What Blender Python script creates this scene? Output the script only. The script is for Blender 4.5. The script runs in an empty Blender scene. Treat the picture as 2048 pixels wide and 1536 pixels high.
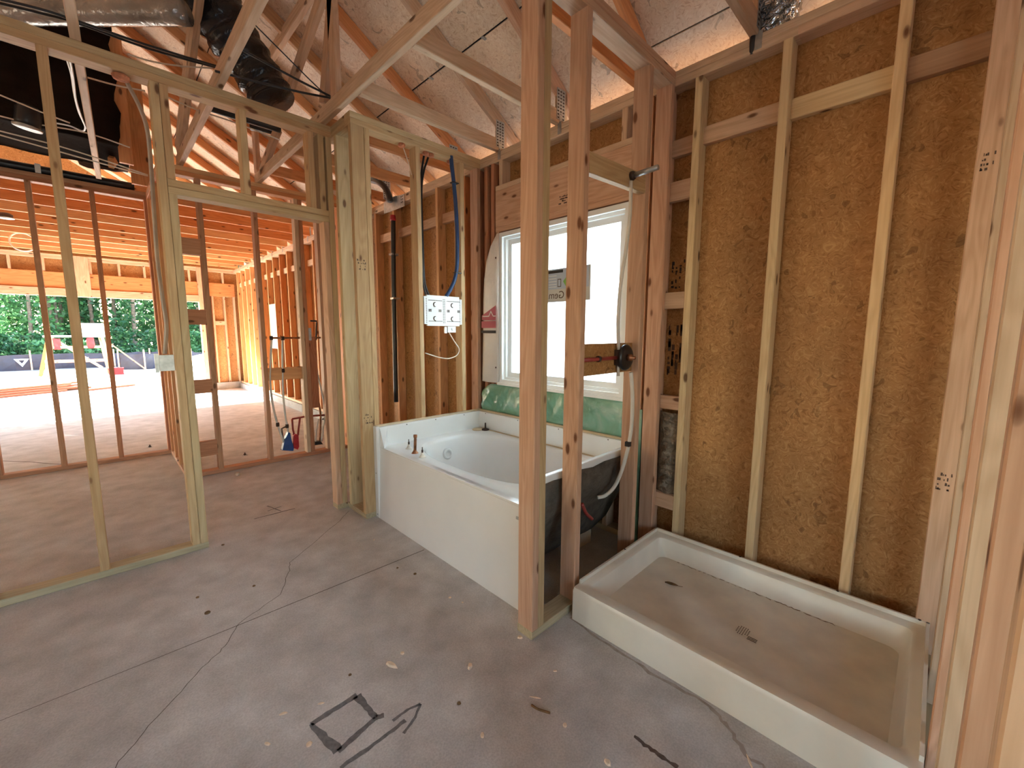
import bpy, bmesh, math, random
import numpy as np
from mathutils import Vector, Matrix
random.seed(7); rng = np.random.default_rng(7)
K = 0.0258                      # metres per working inch
scene = bpy.context.scene
COL = scene.collection

# ------------------------------------------------------------------ camera
F_PX, YAW, PITCH, ROLL = 835.9351, math.radians(45.5007), math.radians(-7.0317), math.radians(0.2133)
CAM = np.array([-91.8295, -44.2534, 52.2866])
Fw = np.array([math.cos(PITCH)*math.cos(YAW), math.cos(PITCH)*math.sin(YAW), math.sin(PITCH)])
Rt = np.cross(Fw, [0, 0, 1.]); Rt /= np.linalg.norm(Rt); Up = np.cross(Rt, Fw)
R2 = Rt*math.cos(ROLL)+Up*math.sin(ROLL); U2 = -Rt*math.sin(ROLL)+Up*math.cos(ROLL)
cam = bpy.data.cameras.new('camera'); camo = bpy.data.objects.new('camera', cam); COL.objects.link(camo)
m = Matrix.Identity(4)
for i in range(3):
    m[i][0] = R2[i]; m[i][1] = U2[i]; m[i][2] = -Fw[i]; m[i][3] = CAM[i]*K
camo.matrix_world = m
cam.sensor_fit = 'HORIZONTAL'; cam.sensor_width = 36.0; cam.lens = 36.0*F_PX/2048
cam.clip_start = 0.02; cam.clip_end = 400
scene.camera = camo

# ------------------------------------------------------------------ light
SUN_DIR = Vector((0.80, -1.0, -0.73)).normalized()
world = bpy.data.worlds.new('world'); scene.world = world; world.use_nodes = True
wn = world.node_tree.nodes; wl = world.node_tree.links
bg = wn['Background']
sky = wn.new('ShaderNodeTexSky'); sky.sky_type = 'NISHITA'; sky.sun_disc = False
sky.sun_elevation = math.asin(-SUN_DIR.z); sky.sun_rotation = math.atan2(-SUN_DIR.x, -SUN_DIR.y)
sky.air_density = 1.3; sky.dust_density = 0.6; sky.ozone_density = 1.0
wl.new(sky.outputs[0], bg.inputs[0]); bg.inputs[1].default_value = 1.35
sun = bpy.data.lights.new('sun', 'SUN'); sun.energy = 88.0; sun.angle = math.radians(0.6); sun.color = (1.0, 0.94, 0.86)
suno = bpy.data.objects.new('sun', sun); COL.objects.link(suno)
suno.rotation_euler = SUN_DIR.to_track_quat('-Z', 'Y').to_euler()

def area(name, loc, size, aim, power, color, portal=False):
    l = bpy.data.lights.new(name, 'AREA'); l.shape = 'RECTANGLE'; l.size = size[0]*K; l.size_y = size[1]*K
    l.energy = power; l.color = color
    if portal: l.cycles.is_portal = True
    o = bpy.data.objects.new(name, l); COL.objects.link(o); o.location = Vector(loc)*K
    o.rotation_euler = Vector(aim).to_track_quat('-Z', 'Y').to_euler()
    return o
# daylight by the openings: sky portals and rear windows; side lamps are added fill
area('garage_door_portal', (-125, 414, 39), (196, 78), (0, -1, 0), 1, (1, 1, 1), True)
area('bath_window_portal', (4.2, 32, 59), (46, 46), (-1, 0, 0), 1, (1, 1, 1), True)
area('rear_window_daylight', (-105, -174, 58), (44, 62), (0, 1, 0), 11, (0.60, 0.79, 1.0))
area('rear_window_daylight', (-170, -174, 58), (44, 62), (0, 1, 0), 11, (0.60, 0.79, 1.0))
area('side_fill_lamp', (-293, 10, 58), (30, 62), (1, 0, 0), 6, (1.0, 0.84, 0.76))  # added fill lamp at an unseen side opening, warms the tub apron
area('side_fill_lamp', (-293, 125, 58), (30, 62), (1, 0, 0), 8, (1.0, 0.88, 0.74))  # added fill lamp that lifts the hall floor from the side

vs = scene.view_settings
vs.view_transform = 'Standard'; vs.look = 'None'; vs.gamma = 1.0; vs.use_curve_mapping = False; vs.exposure = 0.74
cy = scene.cycles
cy.max_bounces = 10; cy.diffuse_bounces = 6; cy.glossy_bounces = 3; cy.transmission_bounces = 6; cy.transparent_max_bounces = 8
cy.caustics_reflective = False; cy.caustics_refractive = False; cy.use_denoising = True
cy.sample_clamp_indirect = 0.0

# ------------------------------------------------------------------ materials
def mat(name):
    mt = bpy.data.materials.new(name); mt.use_nodes = True
    nt = mt.node_tree; return mt, nt, nt.nodes, nt.links, nt.nodes['Principled BSDF']
def N(nt, typ, **kw):
    n = nt.nodes.new(typ)
    for k, v in kw.items():
        if k.startswith('i_'):
            n.inputs[k[2:].replace('_', ' ')].default_value = v
        else: setattr(n, k, v)
    return n
def ramp(nt, stops, interp='LINEAR'):
    r = nt.nodes.new('ShaderNodeValToRGB'); r.color_ramp.interpolation = interp
    e = r.color_ramp.elements
    while len(e) < len(stops): e.new(0.5)
    for i, (p, c) in enumerate(stops): e[i].position = p; e[i].color = (*c, 1) if len(c) == 3 else c
    return r
def math_n(nt, op, a=None, b=None, **kw):
    n = nt.nodes.new('ShaderNodeMath'); n.operation = op
    for i, v in enumerate((a, b)):
        if v is None: continue
        if hasattr(v, 'default_value') or hasattr(v, 'links'): nt.links.new(v, n.inputs[i])
        else: n.inputs[i].default_value = v
    return n
def mix(nt, fac, a, b, blend='MIX'):
    n = nt.nodes.new('ShaderNodeMix'); n.data_type = 'RGBA'; n.blend_type = blend
    for idx, v in ((0, fac), (6, a), (7, b)):
        if isinstance(v, (int, float)): n.inputs[idx].default_value = v
        elif isinstance(v, tuple): n.inputs[idx].default_value = (*v, 1) if len(v) == 3 else v
        else: nt.links.new(v, n.inputs[idx])
    return n.outputs[2]

def wood(name, light, dark, knot=(0.16, 0.07, 0.03), rough=0.62, var=0.10):
    mt, nt, nd, lk, bs = mat(name)
    tc = N(nt, 'ShaderNodeTexCoord'); oi = N(nt, 'ShaderNodeObjectInfo')
    off = N(nt, 'ShaderNodeVectorMath', operation='SCALE'); off.inputs[0].default_value = (37, 53, 71)
    lk.new(oi.outputs['Random'], off.inputs['Scale'])
    ad = N(nt, 'ShaderNodeVectorMath', operation='ADD'); lk.new(tc.outputs['Object'], ad.inputs[0]); lk.new(off.outputs[0], ad.inputs[1])
    # fine grain along local Z
    mp = N(nt, 'ShaderNodeMapping'); mp.inputs['Scale'].default_value = (1, 1, 0.045); lk.new(ad.outputs[0], mp.inputs[0])
    n1 = N(nt, 'ShaderNodeTexNoise'); n1.inputs['Scale'].default_value = 95; n1.inputs['Detail'].default_value = 5; n1.inputs['Distortion'].default_value = 0.4
    lk.new(mp.outputs[0], n1.inputs['Vector'])
    # growth rings: distance from a pith line, wobbling along the board
    mp2 = N(nt, 'ShaderNodeMapping'); mp2.inputs['Scale'].default_value = (1, 1, 0.11); lk.new(ad.outputs[0], mp2.inputs[0])
    n2 = N(nt, 'ShaderNodeTexNoise'); n2.inputs['Scale'].default_value = 7.5; n2.inputs['Detail'].default_value = 2; n2.inputs['Distortion'].default_value = 0.8
    lk.new(mp2.outputs[0], n2.inputs['Vector'])
    s = math_n(nt, 'MULTIPLY', n2.outputs[0], 60.0); sn = math_n(nt, 'SINE', s.outputs[0])
    sn2 = math_n(nt, 'MULTIPLY_ADD', sn.outputs[0], 0.5); sn2.inputs[2].default_value = 0.5
    g = math_n(nt, 'MULTIPLY', sn2.outputs[0], 0.24); g2 = math_n(nt, 'MULTIPLY_ADD', n1.outputs[0], 0.75); lk.new(g.outputs[0], g2.inputs[2])
    r = ramp(nt, [(0.22, light), (0.92, dark)]); lk.new(g2.outputs[0], r.inputs[0])
    # knots
    mp3 = N(nt, 'ShaderNodeMapping'); mp3.inputs['Scale'].default_value = (11, 11, 4.6); lk.new(ad.outputs[0], mp3.inputs[0])
    vo = N(nt, 'ShaderNodeTexVoronoi'); vo.inputs['Scale'].default_value = 1.0; lk.new(mp3.outputs[0], vo.inputs['Vector'])
    kr = ramp(nt, [(0.09, (1, 1, 1)), (0.13, (0.55, 0.55, 0.55)), (0.15, (0.12, 0.12, 0.12)), (0.22, (0, 0, 0))]); lk.new(vo.outputs['Distance'], kr.inputs[0])
    c = mix(nt, kr.outputs[0], r.outputs[0], knot)
    # board to board variation
    hs = N(nt, 'ShaderNodeHueSaturation'); lk.new(c, hs.inputs['Color'])
    vv = math_n(nt, 'MULTIPLY_ADD', oi.outputs['Random'], 2*var); vv.inputs[2].default_value = 1-var; lk.new(vv.outputs[0], hs.inputs['Value'])
    r7 = math_n(nt, 'MULTIPLY', oi.outputs['Random'], 7.31); fr = math_n(nt, 'FRACT', r7.outputs[0])
    hh = math_n(nt, 'MULTIPLY_ADD', fr.outputs[0], 0.022); hh.inputs[2].default_value = 0.489; lk.new(hh.outputs[0], hs.inputs['Hue'])
    sv = math_n(nt, 'MULTIPLY_ADD', fr.outputs[0], -0.18); sv.inputs[2].default_value = 1.06; lk.new(sv.outputs[0], hs.inputs['Saturation'])
    lk.new(hs.outputs[0], bs.inputs['Base Color']); bs.inputs['Roughness'].default_value = rough
    bs.inputs['Specular IOR Level'].default_value = 0.25
    bp = N(nt, 'ShaderNodeBump'); bp.inputs['Strength'].default_value = 0.12; bp.inputs['Distance'].default_value = 0.004
    lk.new(n1.outputs[0], bp.inputs['Height']); lk.new(bp.outputs[0], bs.inputs['Normal'])
    return mt

def osb(name, base, lightc, darkc, scale=1.0):
    mt, nt, nd, lk, bs = mat(name)
    tc = N(nt, 'ShaderNodeTexCoord'); oi = N(nt, 'ShaderNodeObjectInfo')
    off = N(nt, 'ShaderNodeVectorMath', operation='SCALE'); off.inputs[0].default_value = (13, 29, 41); lk.new(oi.outputs['Random'], off.inputs['Scale'])
    ad = N(nt, 'ShaderNodeVectorMath', operation='ADD'); lk.new(tc.outputs['Object'], ad.inputs[0]); lk.new(off.outputs[0], ad.inputs[1])
    warp = N(nt, 'ShaderNodeTexNoise'); warp.inputs['Scale'].default_value = 9*scale; warp.inputs['Detail'].default_value = 1; lk.new(ad.outputs[0], warp.inputs['Vector'])
    wm = N(nt, 'ShaderNodeVectorMath', operation='SCALE'); lk.new(warp.outputs['Color'], wm.inputs[0]); wm.inputs['Scale'].default_value = 0.16
    a2 = N(nt, 'ShaderNodeVectorMath', operation='ADD'); lk.new(ad.outputs[0], a2.inputs[0]); lk.new(wm.outputs[0], a2.inputs[1])
    cols = []; hts = []
    for k, (rot, sc) in enumerate((((0, 0, 0.5), (16, 70, 70)), ((0.5, 0.9, -0.7), (60, 15, 66)), ((0.3, 1.2, 1.1), (64, 64, 17)))):
        mp = N(nt, 'ShaderNodeMapping'); mp.inputs['Rotation'].default_value = rot; mp.inputs['Scale'].default_value = tuple(v*scale for v in sc)
        lk.new(a2.outputs[0], mp.inputs[0])
        vo = N(nt, 'ShaderNodeTexVoronoi'); vo.inputs['Scale'].default_value = 1.0; lk.new(mp.outputs[0], vo.inputs['Vector'])
        sp = N(nt, 'ShaderNodeSeparateColor'); lk.new(vo.outputs['Color'], sp.inputs[0]); cols.append(sp.outputs[0]); hts.append(sp.outputs[1])
    av = math_n(nt, 'ADD', cols[0], cols[1]); av2 = math_n(nt, 'ADD', av.outputs[0], cols[2]); av3 = math_n(nt, 'MULTIPLY', av2.outputs[0], 0.333)
    r = ramp(nt, [(0.18, darkc), (0.42, base), (0.58, base), (0.85, lightc)]); lk.new(av3.outputs[0], r.inputs[0])
    # sparse dark strands
    mp = N(nt, 'ShaderNodeMapping'); mp.inputs['Scale'].default_value = (24*scale, 24*scale, 9*scale); mp.inputs['Rotation'].default_value = (0.6, 0.3, 0.2)
    lk.new(a2.outputs[0], mp.inputs[0])
    vo = N(nt, 'ShaderNodeTexVoronoi'); vo.inputs['Scale'].default_value = 1.0; lk.new(mp.outputs[0], vo.inputs['Vector'])
    sp = N(nt, 'ShaderNodeSeparateColor'); lk.new(vo.outputs['Color'], sp.inputs[0])
    dk = ramp(nt, [(0.965, (0, 0, 0)), (0.985, (0.5, 0.5, 0.5))]); lk.new(sp.outputs[0], dk.inputs[0])
    c = mix(nt, dk.outputs[0], r.outputs[0], tuple(v*0.42 for v in darkc))
    big = N(nt, 'ShaderNodeTexNoise'); big.inputs['Scale'].default_value = 2.2; big.inputs['Detail'].default_value = 3; lk.new(ad.outputs[0], big.inputs['Vector'])
    br = ramp(nt, [(0.3, (0.84, 0.84, 0.84)), (0.7, (1.1, 1.1, 1.1))]); lk.new(big.outputs[0], br.inputs[0])
    c = mix(nt, 1.0, c, br.outputs[0], 'MULTIPLY')
    lk.new(c, bs.inputs['Base Color']); bs.inputs['Roughness'].default_value = 0.55; bs.inputs['Specular IOR Level'].default_value = 0.3
    bp = N(nt, 'ShaderNodeBump'); bp.inputs['Strength'].default_value = 0.18; bp.inputs['Distance'].default_value = 0.004
    lk.new(av3.outputs[0], bp.inputs['Height']); lk.new(bp.outputs[0], bs.inputs['Normal'])
    return mt

def plain(name, col, rough=0.5, metal=0.0, noise=0.0, nscale=6.0, bump=0.0, bscale=40.0, spec=0.5, col2=None):
    mt, nt, nd, lk, bs = mat(name)
    tc = N(nt, 'ShaderNodeTexCoord')
    n = N(nt, 'ShaderNodeTexNoise'); n.inputs['Scale'].default_value = nscale; n.inputs['Detail'].default_value = 4; lk.new(tc.outputs['Object'], n.inputs['Vector'])
    c2 = col2 if col2 else tuple(max(0, v*(1-noise)) for v in col)
    r = ramp(nt, [(0.35, c2), (0.65, col)]); lk.new(n.outputs[0], r.inputs[0]); lk.new(r.outputs[0], bs.inputs['Base Color'])
    bs.inputs['Roughness'].default_value = rough; bs.inputs['Metallic'].default_value = metal; bs.inputs['Specular IOR Level'].default_value = spec
    if bump:
        b = N(nt, 'ShaderNodeTexNoise'); b.inputs['Scale'].default_value = bscale; b.inputs['Detail'].default_value = 3; b.inputs['Distortion'].default_value = 1.0
        lk.new(tc.outputs['Object'], b.inputs['Vector'])
        bp = N(nt, 'ShaderNodeBump'); bp.inputs['Strength'].default_value = bump; bp.inputs['Distance'].default_value = 0.03
        lk.new(b.outputs[0], bp.inputs['Height']); lk.new(bp.outputs[0], bs.inputs['Normal'])
    return mt

PINE = wood('pine', (0.67, 0.45, 0.295), (0.46, 0.275, 0.155))
PINE_Y = wood('pine_yellow', (0.60, 0.42, 0.22), (0.42, 0.26, 0.115))
PINE_O = wood('pine_orange', (0.72, 0.37, 0.155), (0.50, 0.215, 0.08))
PINE_R = wood('pine_red', (0.52, 0.27, 0.145), (0.33, 0.145, 0.07))
PINE_L = wood('pine_light', (0.80, 0.58, 0.32), (0.60, 0.38, 0.18))
TREATED = wood('treated_pine', (0.48, 0.38, 0.23), (0.32, 0.24, 0.13))
RUSSET = wood('russet_lumber', (0.34, 0.15, 0.085), (0.20, 0.075, 0.04))
OSB = osb('osb_wall', (0.40, 0.20, 0.072), (0.51, 0.29, 0.118), (0.28, 0.128, 0.043), 1.6)
OSBR = osb('osb_roof', (0.82, 0.64, 0.46), (0.90, 0.75, 0.58), (0.66, 0.46, 0.30), 1.5)
METAL = plain('galvanised_steel', (0.52, 0.53, 0.52), 0.42, 0.85, 0.25, 30)
BLACKP = plain('black_plastic', (0.018, 0.018, 0.02), 0.35, 0, 0.3, 12)
DUCT2 = plain('dark_plenum_wrap', (0.022, 0.014, 0.010), 0.9, 0, 0.4, 5, 0.35, 9.0, 0.03)
DUCT = plain('black_duct_wrap', (0.012, 0.012, 0.014), 0.26, 0, 0.4, 5, 0.55, 9.0)
GREYD = plain('grey_duct_wrap', (0.42, 0.40, 0.37), 0.25, 0.6, 0.5, 3, 0.3, 14)
WHITE = plain('white_plastic', (0.80, 0.81, 0.79), 0.35, 0, 0.05, 8)
VINYL = plain('white_vinyl', (0.83, 0.86, 0.86), 0.4, 0, 0.03, 5)
TUBW = plain('tub_gelcoat', (0.78, 0.78, 0.76), 0.12, 0, 0.05, 3)
PANW = plain('pan_acrylic', (0.80, 0.75, 0.63), 0.30, 0, 0.10, 5)
PANF = plain('pan_floor', (0.76, 0.71, 0.59), 0.50, 0, 0.16, 7)
RAWF = plain('raw_fibreglass', (0.11, 0.09, 0.07), 0.7, 0, 0.5, 14, 0.3, 30)
TANF = plain('flange_dust', (0.62, 0.50, 0.33), 0.6, 0, 0.2, 9)
BLUE = plain('blue_cable_jacket', (0.015, 0.06, 0.17), 0.35, 0, 0.2, 20)
BLUEC = plain('blue_cap', (0.02, 0.07, 0.25), 0.45, 0, 0.3, 20)
REDC = plain('red_cap', (0.50, 0.02, 0.03), 0.45, 0, 0.3, 20)
PEXW = plain('white_pex', (0.70, 0.66, 0.58), 0.4, 0, 0.1, 10)
PEXR = plain('red_pex', (0.36, 0.05, 0.04), 0.4, 0, 0.2, 10)
COPPER = plain('copper_fitting', (0.45, 0.20, 0.10), 0.4, 0.7, 0.5, 30)
BRONZE = plain('dark_fitting', (0.07, 0.04, 0.03), 0.5, 0.3, 0.3, 30)
ROMEX = plain('cable_sheath', (0.52, 0.45, 0.38), 0.5, 0, 0.2, 15)
CABLEW = plain('white_cable', (0.75, 0.66, 0.54), 0.5, 0, 0.1, 15)
WRAP = plain('housewrap', (0.78, 0.74, 0.70), 0.5, 0, 0.08, 6, 0.25, 10)
WRAPR = plain('housewrap_red_print', (0.38, 0.06, 0.08), 0.6)
INK = plain('black_ink', (0.035, 0.028, 0.025), 0.8)
INKS = plain('faded_ink', (0.10, 0.06, 0.04), 0.8)
MARK = plain('marker_on_concrete', (0.19, 0.185, 0.185), 0.9, 0, 0.35, 60)
CRACK = plain('crack_dirt', (0.13, 0.10, 0.085), 0.95, 0, 0.4, 60)
STAIN = plain('water_stain', (0.38, 0.33, 0.285), 0.9, 0, 0.3, 30)
CHIP = plain('wood_chip', (0.82, 0.66, 0.48), 0.8, 0, 0.2, 40)
LEAFD = plain('dry_leaf', (0.20, 0.11, 0.04), 0.8, 0, 0.4, 60)
FOIL = plain('crumpled_foil', (0.75, 0.73, 0.70), 0.18, 1.0, 0.5, 8, 1.0, 16)
KRAFT = plain('insulation_facing', (0.30, 0.24, 0.17), 0.45, 0, 0.5, 14, 0.9, 24)
TARP = plain('silt_fabric', (0.014, 0.018, 0.042), 0.6, 0, 0.4, 4)
LADDER = plain('fibreglass_orange', (0.75, 0.17, 0.05), 0.5, 0, 0.2, 10)
STICKB = plain('sticker_blue_grey', (0.42, 0.50, 0.62), 0.6)
STICKG = plain('sticker_grey', (0.56, 0.56, 0.53), 0.6)
STICKN = plain('sticker_green', (0.20, 0.48, 0.10), 0.6)
FOAM = plain('orange_foam', (0.62, 0.22, 0.10), 0.85, 0, 0.3, 40, 0.6, 60)
BARK = plain('bark', (0.16, 0.12, 0.085), 0.9, 0, 0.5, 12, 0.5, 20)
GROUND = plain('sandy_ground', (0.44, 0.39, 0.32), 0.95, 0, 0.45, 1.2, 0.3, 8, 0.2)
SAND = plain('white_sand', (0.72, 0.68, 0.60), 0.95, 0, 0.15, 2.5, 0.4, 8, 0.2)
MUD = plain('dark_topsoil', (0.13, 0.11, 0.09), 0.95, 0, 0.4, 5)
CURB = plain('curb_concrete', (0.34, 0.335, 0.33), 0.85, 0, 0.2, 8, 0.1, 60)
SHINGLE = plain('roof_underlay', (0.02, 0.02, 0.02), 0.9)

# concrete slab: mottled grey-tan, trowel swirls
CONC, nt, nd, lk, bs = mat('concrete_slab')
tc = N(nt, 'ShaderNodeTexCoord')
a = N(nt, 'ShaderNodeTexNoise'); a.inputs['Scale'].default_value = 0.9; a.inputs['Detail'].default_value = 5; a.inputs['Distortion'].default_value = 1.2; lk.new(tc.outputs['Object'], a.inputs['Vector'])
b = N(nt, 'ShaderNodeTexNoise'); b.inputs['Scale'].default_value = 7; b.inputs['Detail'].default_value = 6; lk.new(tc.outputs['Object'], b.inputs['Vector'])
d = N(nt, 'ShaderNodeTexNoise'); d.inputs['Scale'].default_value = 160; d.inputs['Detail'].default_value = 3; lk.new(tc.outputs['Object'], d.inputs['Vector'])
ra = ramp(nt, [(0.3, (0.44, 0.42, 0.40)), (0.55, (0.53, 0.515, 0.50)), (0.75, (0.585, 0.575, 0.565))]); lk.new(a.outputs[0], ra.inputs[0])
rb = ramp(nt, [(0.3, (0.80, 0.79, 0.78)), (0.7, (1.10, 1.10, 1.10))]); lk.new(b.outputs[0], rb.inputs[0])
rd = ramp(nt, [(0.3, (0.84, 0.84, 0.84)), (0.7, (1.08, 1.08, 1.08))]); lk.new(d.outputs[0], rd.inputs[0])
c = mix(nt, 1.0, ra.outputs[0], rb.outputs[0], 'MULTIPLY'); c = mix(nt, 1.0, c, rd.outputs[0], 'MULTIPLY')
lk.new(c, bs.inputs['Base Color']); bs.inputs['Roughness'].default_value = 0.62; bs.inputs['Specular IOR Level'].default_value = 0.3
bp = N(nt, 'ShaderNodeBump'); bp.inputs['Strength'].default_value = 0.10; bp.inputs['Distance'].default_value = 0.01
lk.new(d.outputs[0], bp.inputs['Height']); lk.new(bp.outputs[0], bs.inputs['Normal'])

# obscure glass: thin diffusing pane
GLASS, nt, nd, lk, bs = mat('obscure_glass')
nd.remove(bs); out = nd['Material Output']
tr = N(nt, 'ShaderNodeBsdfTranslucent'); tr.inputs[0].default_value = (0.93, 0.99, 1.0, 1)
tp = N(nt, 'ShaderNodeBsdfTransparent'); tp.inputs[0].default_value = (0.92, 0.98, 1, 1)
gl = N(nt, 'ShaderNodeBsdfGlossy'); gl.inputs['Roughness'].default_value = 0.25
m1 = N(nt, 'ShaderNodeMixShader'); m1.inputs[0].default_value = 0.25; lk.new(tr.outputs[0], m1.inputs[1]); lk.new(tp.outputs[0], m1.inputs[2])
m2 = N(nt, 'ShaderNodeMixShader'); m2.inputs[0].default_value = 0.04; lk.new(m1.outputs[0], m2.inputs[1]); lk.new(gl.outputs[0], m2.inputs[2])
lk.new(m2.outputs[0], out.inputs[0])

# green polythene sheet
GREEN, nt, nd, lk, bs = mat('green_sheeting')
tc = N(nt, 'ShaderNodeTexCoord')
n = N(nt, 'ShaderNodeTexNoise'); n.inputs['Scale'].default_value = 5; n.inputs['Detail'].default_value = 5; n.inputs['Distortion'].default_value = 0.7; lk.new(tc.outputs['Object'], n.inputs['Vector'])
r = ramp(nt, [(0.35, (0.12, 0.29, 0.18)), (0.55, (0.20, 0.39, 0.28)), (0.75, (0.36, 0.50, 0.42))]); lk.new(n.outputs[0], r.inputs[0]); lk.new(r.outputs[0], bs.inputs['Base Color'])
bs.inputs['Roughness'].default_value = 0.22
bp = N(nt, 'ShaderNodeBump'); bp.inputs['Strength'].default_value = 0.5; bp.inputs['Distance'].default_value = 0.06; lk.new(n.outputs[0], bp.inputs['Height']); lk.new(bp.outputs[0], bs.inputs['Normal'])

# leaves
def leafmat(name, c1, c2):
    mt, nt, nd, lk, bs = mat(name)
    g = N(nt, 'ShaderNodeNewGeometry'); r = ramp(nt, [(0.0, c1), (1.0, c2)]); lk.new(g.outputs['Random Per Island'], r.inputs[0])
    lk.new(r.outputs[0], bs.inputs['Base Color']); bs.inputs['Roughness'].default_value = 0.5
    tl = N(nt, 'ShaderNodeBsdfTranslucent'); lk.new(r.outputs[0], tl.inputs[0])
    ms = N(nt, 'ShaderNodeMixShader'); ms.inputs[0].default_value = 0.35; lk.new(bs.outputs[0], ms.inputs[1]); lk.new(tl.outputs[0], ms.inputs[2])
    lk.new(ms.outputs[0], nd['Material Output'].inputs[0]); return mt
LEAF1 = leafmat('leaf_green', (0.03, 0.11, 0.04), (0.10, 0.25, 0.08))
LEAF2 = leafmat('leaf_dark_green', (0.015, 0.06, 0.022), (0.05, 0.15, 0.05))
GRASS = leafmat('grass_blade', (0.10, 0.20, 0.05), (0.25, 0.34, 0.10))

# ------------------------------------------------------------------ object helpers
def thing(name, label=None, cat=None, loc=(0, 0, 0), group=None, kind=None):
    o = bpy.data.objects.new(name, None); COL.objects.link(o); o.location = Vector(loc)*K; o.empty_display_size = 0.05
    if label: o['label'] = label
    if cat: o['category'] = cat
    if group: o['group'] = group
    if kind: o['kind'] = kind
    return o
def tag(o, label, cat, group=None, kind=None):
    o['label'] = label; o['category'] = cat
    if group: o['group'] = group
    if kind: o['kind'] = kind
    return o
def base_loc(o):
    v = Vector((0, 0, 0))
    while o: v += o.location; o = o.parent
    return v
def link(name, me, parent, loc, rot=None):
    """loc in working inches (world); parents carry translation only"""
    o = bpy.data.objects.new(name, me); COL.objects.link(o)
    w = Vector(loc)*K
    if parent is not None:
        o.parent = parent; w = w-base_loc(parent)
    o.location = w
    if rot is not None: o.rotation_mode = 'QUATERNION'; o.rotation_quaternion = rot
    return o
_cache = {}
def board_mesh(w, d, L, material, ch=0.12):
    key = (round(w, 2), round(d, 2), round(L, 2), material.name, ch)
    if key in _cache: return _cache[key]
    w2, d2, l2 = w/2*K, d/2*K, L/2*K; c = min(ch*K, w2*0.4, d2*0.4)
    prof = [(-w2+c, -d2), (w2-c, -d2), (w2, -d2+c), (w2, d2-c), (w2-c, d2), (-w2+c, d2), (-w2, d2-c), (-w2, -d2+c)]
    vs_ = [(x, y, -l2) for x, y in prof]+[(x, y, l2) for x, y in prof]
    fs = [(i, (i+1) % 8, (i+1) % 8+8, i+8) for i in range(8)]+[tuple(range(7, -1, -1)), tuple(range(8, 16))]
    me = bpy.data.meshes.new('board'); me.from_pydata(vs_, [], fs); me.materials.append(material); me.update()
    _cache[key] = me; return me
def board(parent, name, lo, hi, material=None, ch=0.12):
    material = material or PINE
    lo = [min(a, b) for a, b in zip(lo, hi)] if any(a > b for a, b in zip(lo, hi)) else list(lo)
    s = [h-l for l, h in zip(lo, hi)]; c = [(l+h)/2 for l, h in zip(lo, hi)]
    ax = max(range(3), key=lambda i: s[i])
    if ax == 2: q = None; me = board_mesh(s[0], s[1], s[2], material, ch)
    elif ax == 0: q = Matrix(((0, 0, 1), (0, 1, 0), (-1, 0, 0))).to_quaternion(); me = board_mesh(s[2], s[1], s[0], material, ch)
    else: q = Matrix(((1, 0, 0), (0, 0, 1), (0, -1, 0))).to_quaternion(); me = board_mesh(s[0], s[2], s[1], material, ch)
    return link(name, me, parent, c, q)
def stick(parent, name, A, B, w, d, material=None, side=(1, 0, 0), ch=0.12):
    """board from A to B; w measured along 'side', d across it"""
    A = Vector(A); B = Vector(B); z = (B-A).normalized(); x = Vector(side); x = (x-z*x.dot(z)).normalized(); y = z.cross(x)
    q = Matrix((x, y, z)).transposed().to_quaternion()
    return link(name, board_mesh(w, d, (B-A).length, material or PINE, ch), parent, (A+B)/2, q)
def mesh_obj(name, verts, faces, material, parent=None, loc=None, smooth=False):
    """verts in world working inches"""
    v = np.array(verts, float)
    if loc is None: loc = ((v.min(0)+v.max(0))/2); loc = (loc[0], loc[1], v[:, 2].min())
    me = bpy.data.meshes.new(name); me.from_pydata([tuple(p) for p in (v-np.array(loc))*K], [], faces)
    mats = material if isinstance(material, (list, tuple)) else [material]
    for m_ in mats: me.materials.append(m_)
    me.update()
    if smooth: me.polygons.foreach_set('use_smooth', [True]*len(me.polygons))
    return link(name, me, parent, loc)
def smooth_path(pts, n=6):
    P = [Vector(p) for p in pts]
    if len(P) < 3: return P
    out = []
    for i in range(len(P)-1):
        p0 = P[max(i-1, 0)]; p1 = P[i]; p2 = P[i+1]; p3 = P[min(i+2, len(P)-1)]
        for k in range(n):
            t = k/n
            out.append(0.5*((2*p1)+(p2-p0)*t+(2*p0-5*p1+4*p2-p3)*t*t+(3*p1-p0-3*p2+p3)*t**3))
    out.append(P[-1]); return out
def tube_geo(pts, r, seg=8, curve=True, n=6):
    P = smooth_path(pts, n) if curve else [Vector(p) for p in pts]
    rs = r if callable(r) else (lambda t: r)
    v = []; f = []
    up = Vector((0, 0, 1)); prev = None
    for i, p in enumerate(P):
        t = (P[min(i+1, len(P)-1)]-P[max(i-1, 0)]).normalized()
        if prev is None:
            a = up if abs(t.dot(up)) < 0.9 else Vector((1, 0, 0)); x = (a-t*a.dot(t)).normalized()
        else: x = (prev-t*prev.dot(t)).normalized()
        prev = x; y = t.cross(x); rr = rs(i/max(1, len(P)-1))
        for k in range(seg):
            a = 2*math.pi*k/seg; q = p+x*(rr*math.cos(a))+y*(rr*math.sin(a)); v.append(tuple(q))
    for i in range(len(P)-1):
        for k in range(seg):
            f.append((i*seg+k, i*seg+(k+1) % seg, (i+1)*seg+(k+1) % seg, (i+1)*seg+k))
    f.append(tuple(range(seg-1, -1, -1))); f.append(tuple(range((len(P)-1)*seg, len(P)*seg)))
    return v, f
def tube(name, pts, r, material, parent=None, seg=8, curve=True, n=6):
    v, f = tube_geo(pts, r, seg, curve, n); return mesh_obj(name, v, f, material, parent, smooth=True)
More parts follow.
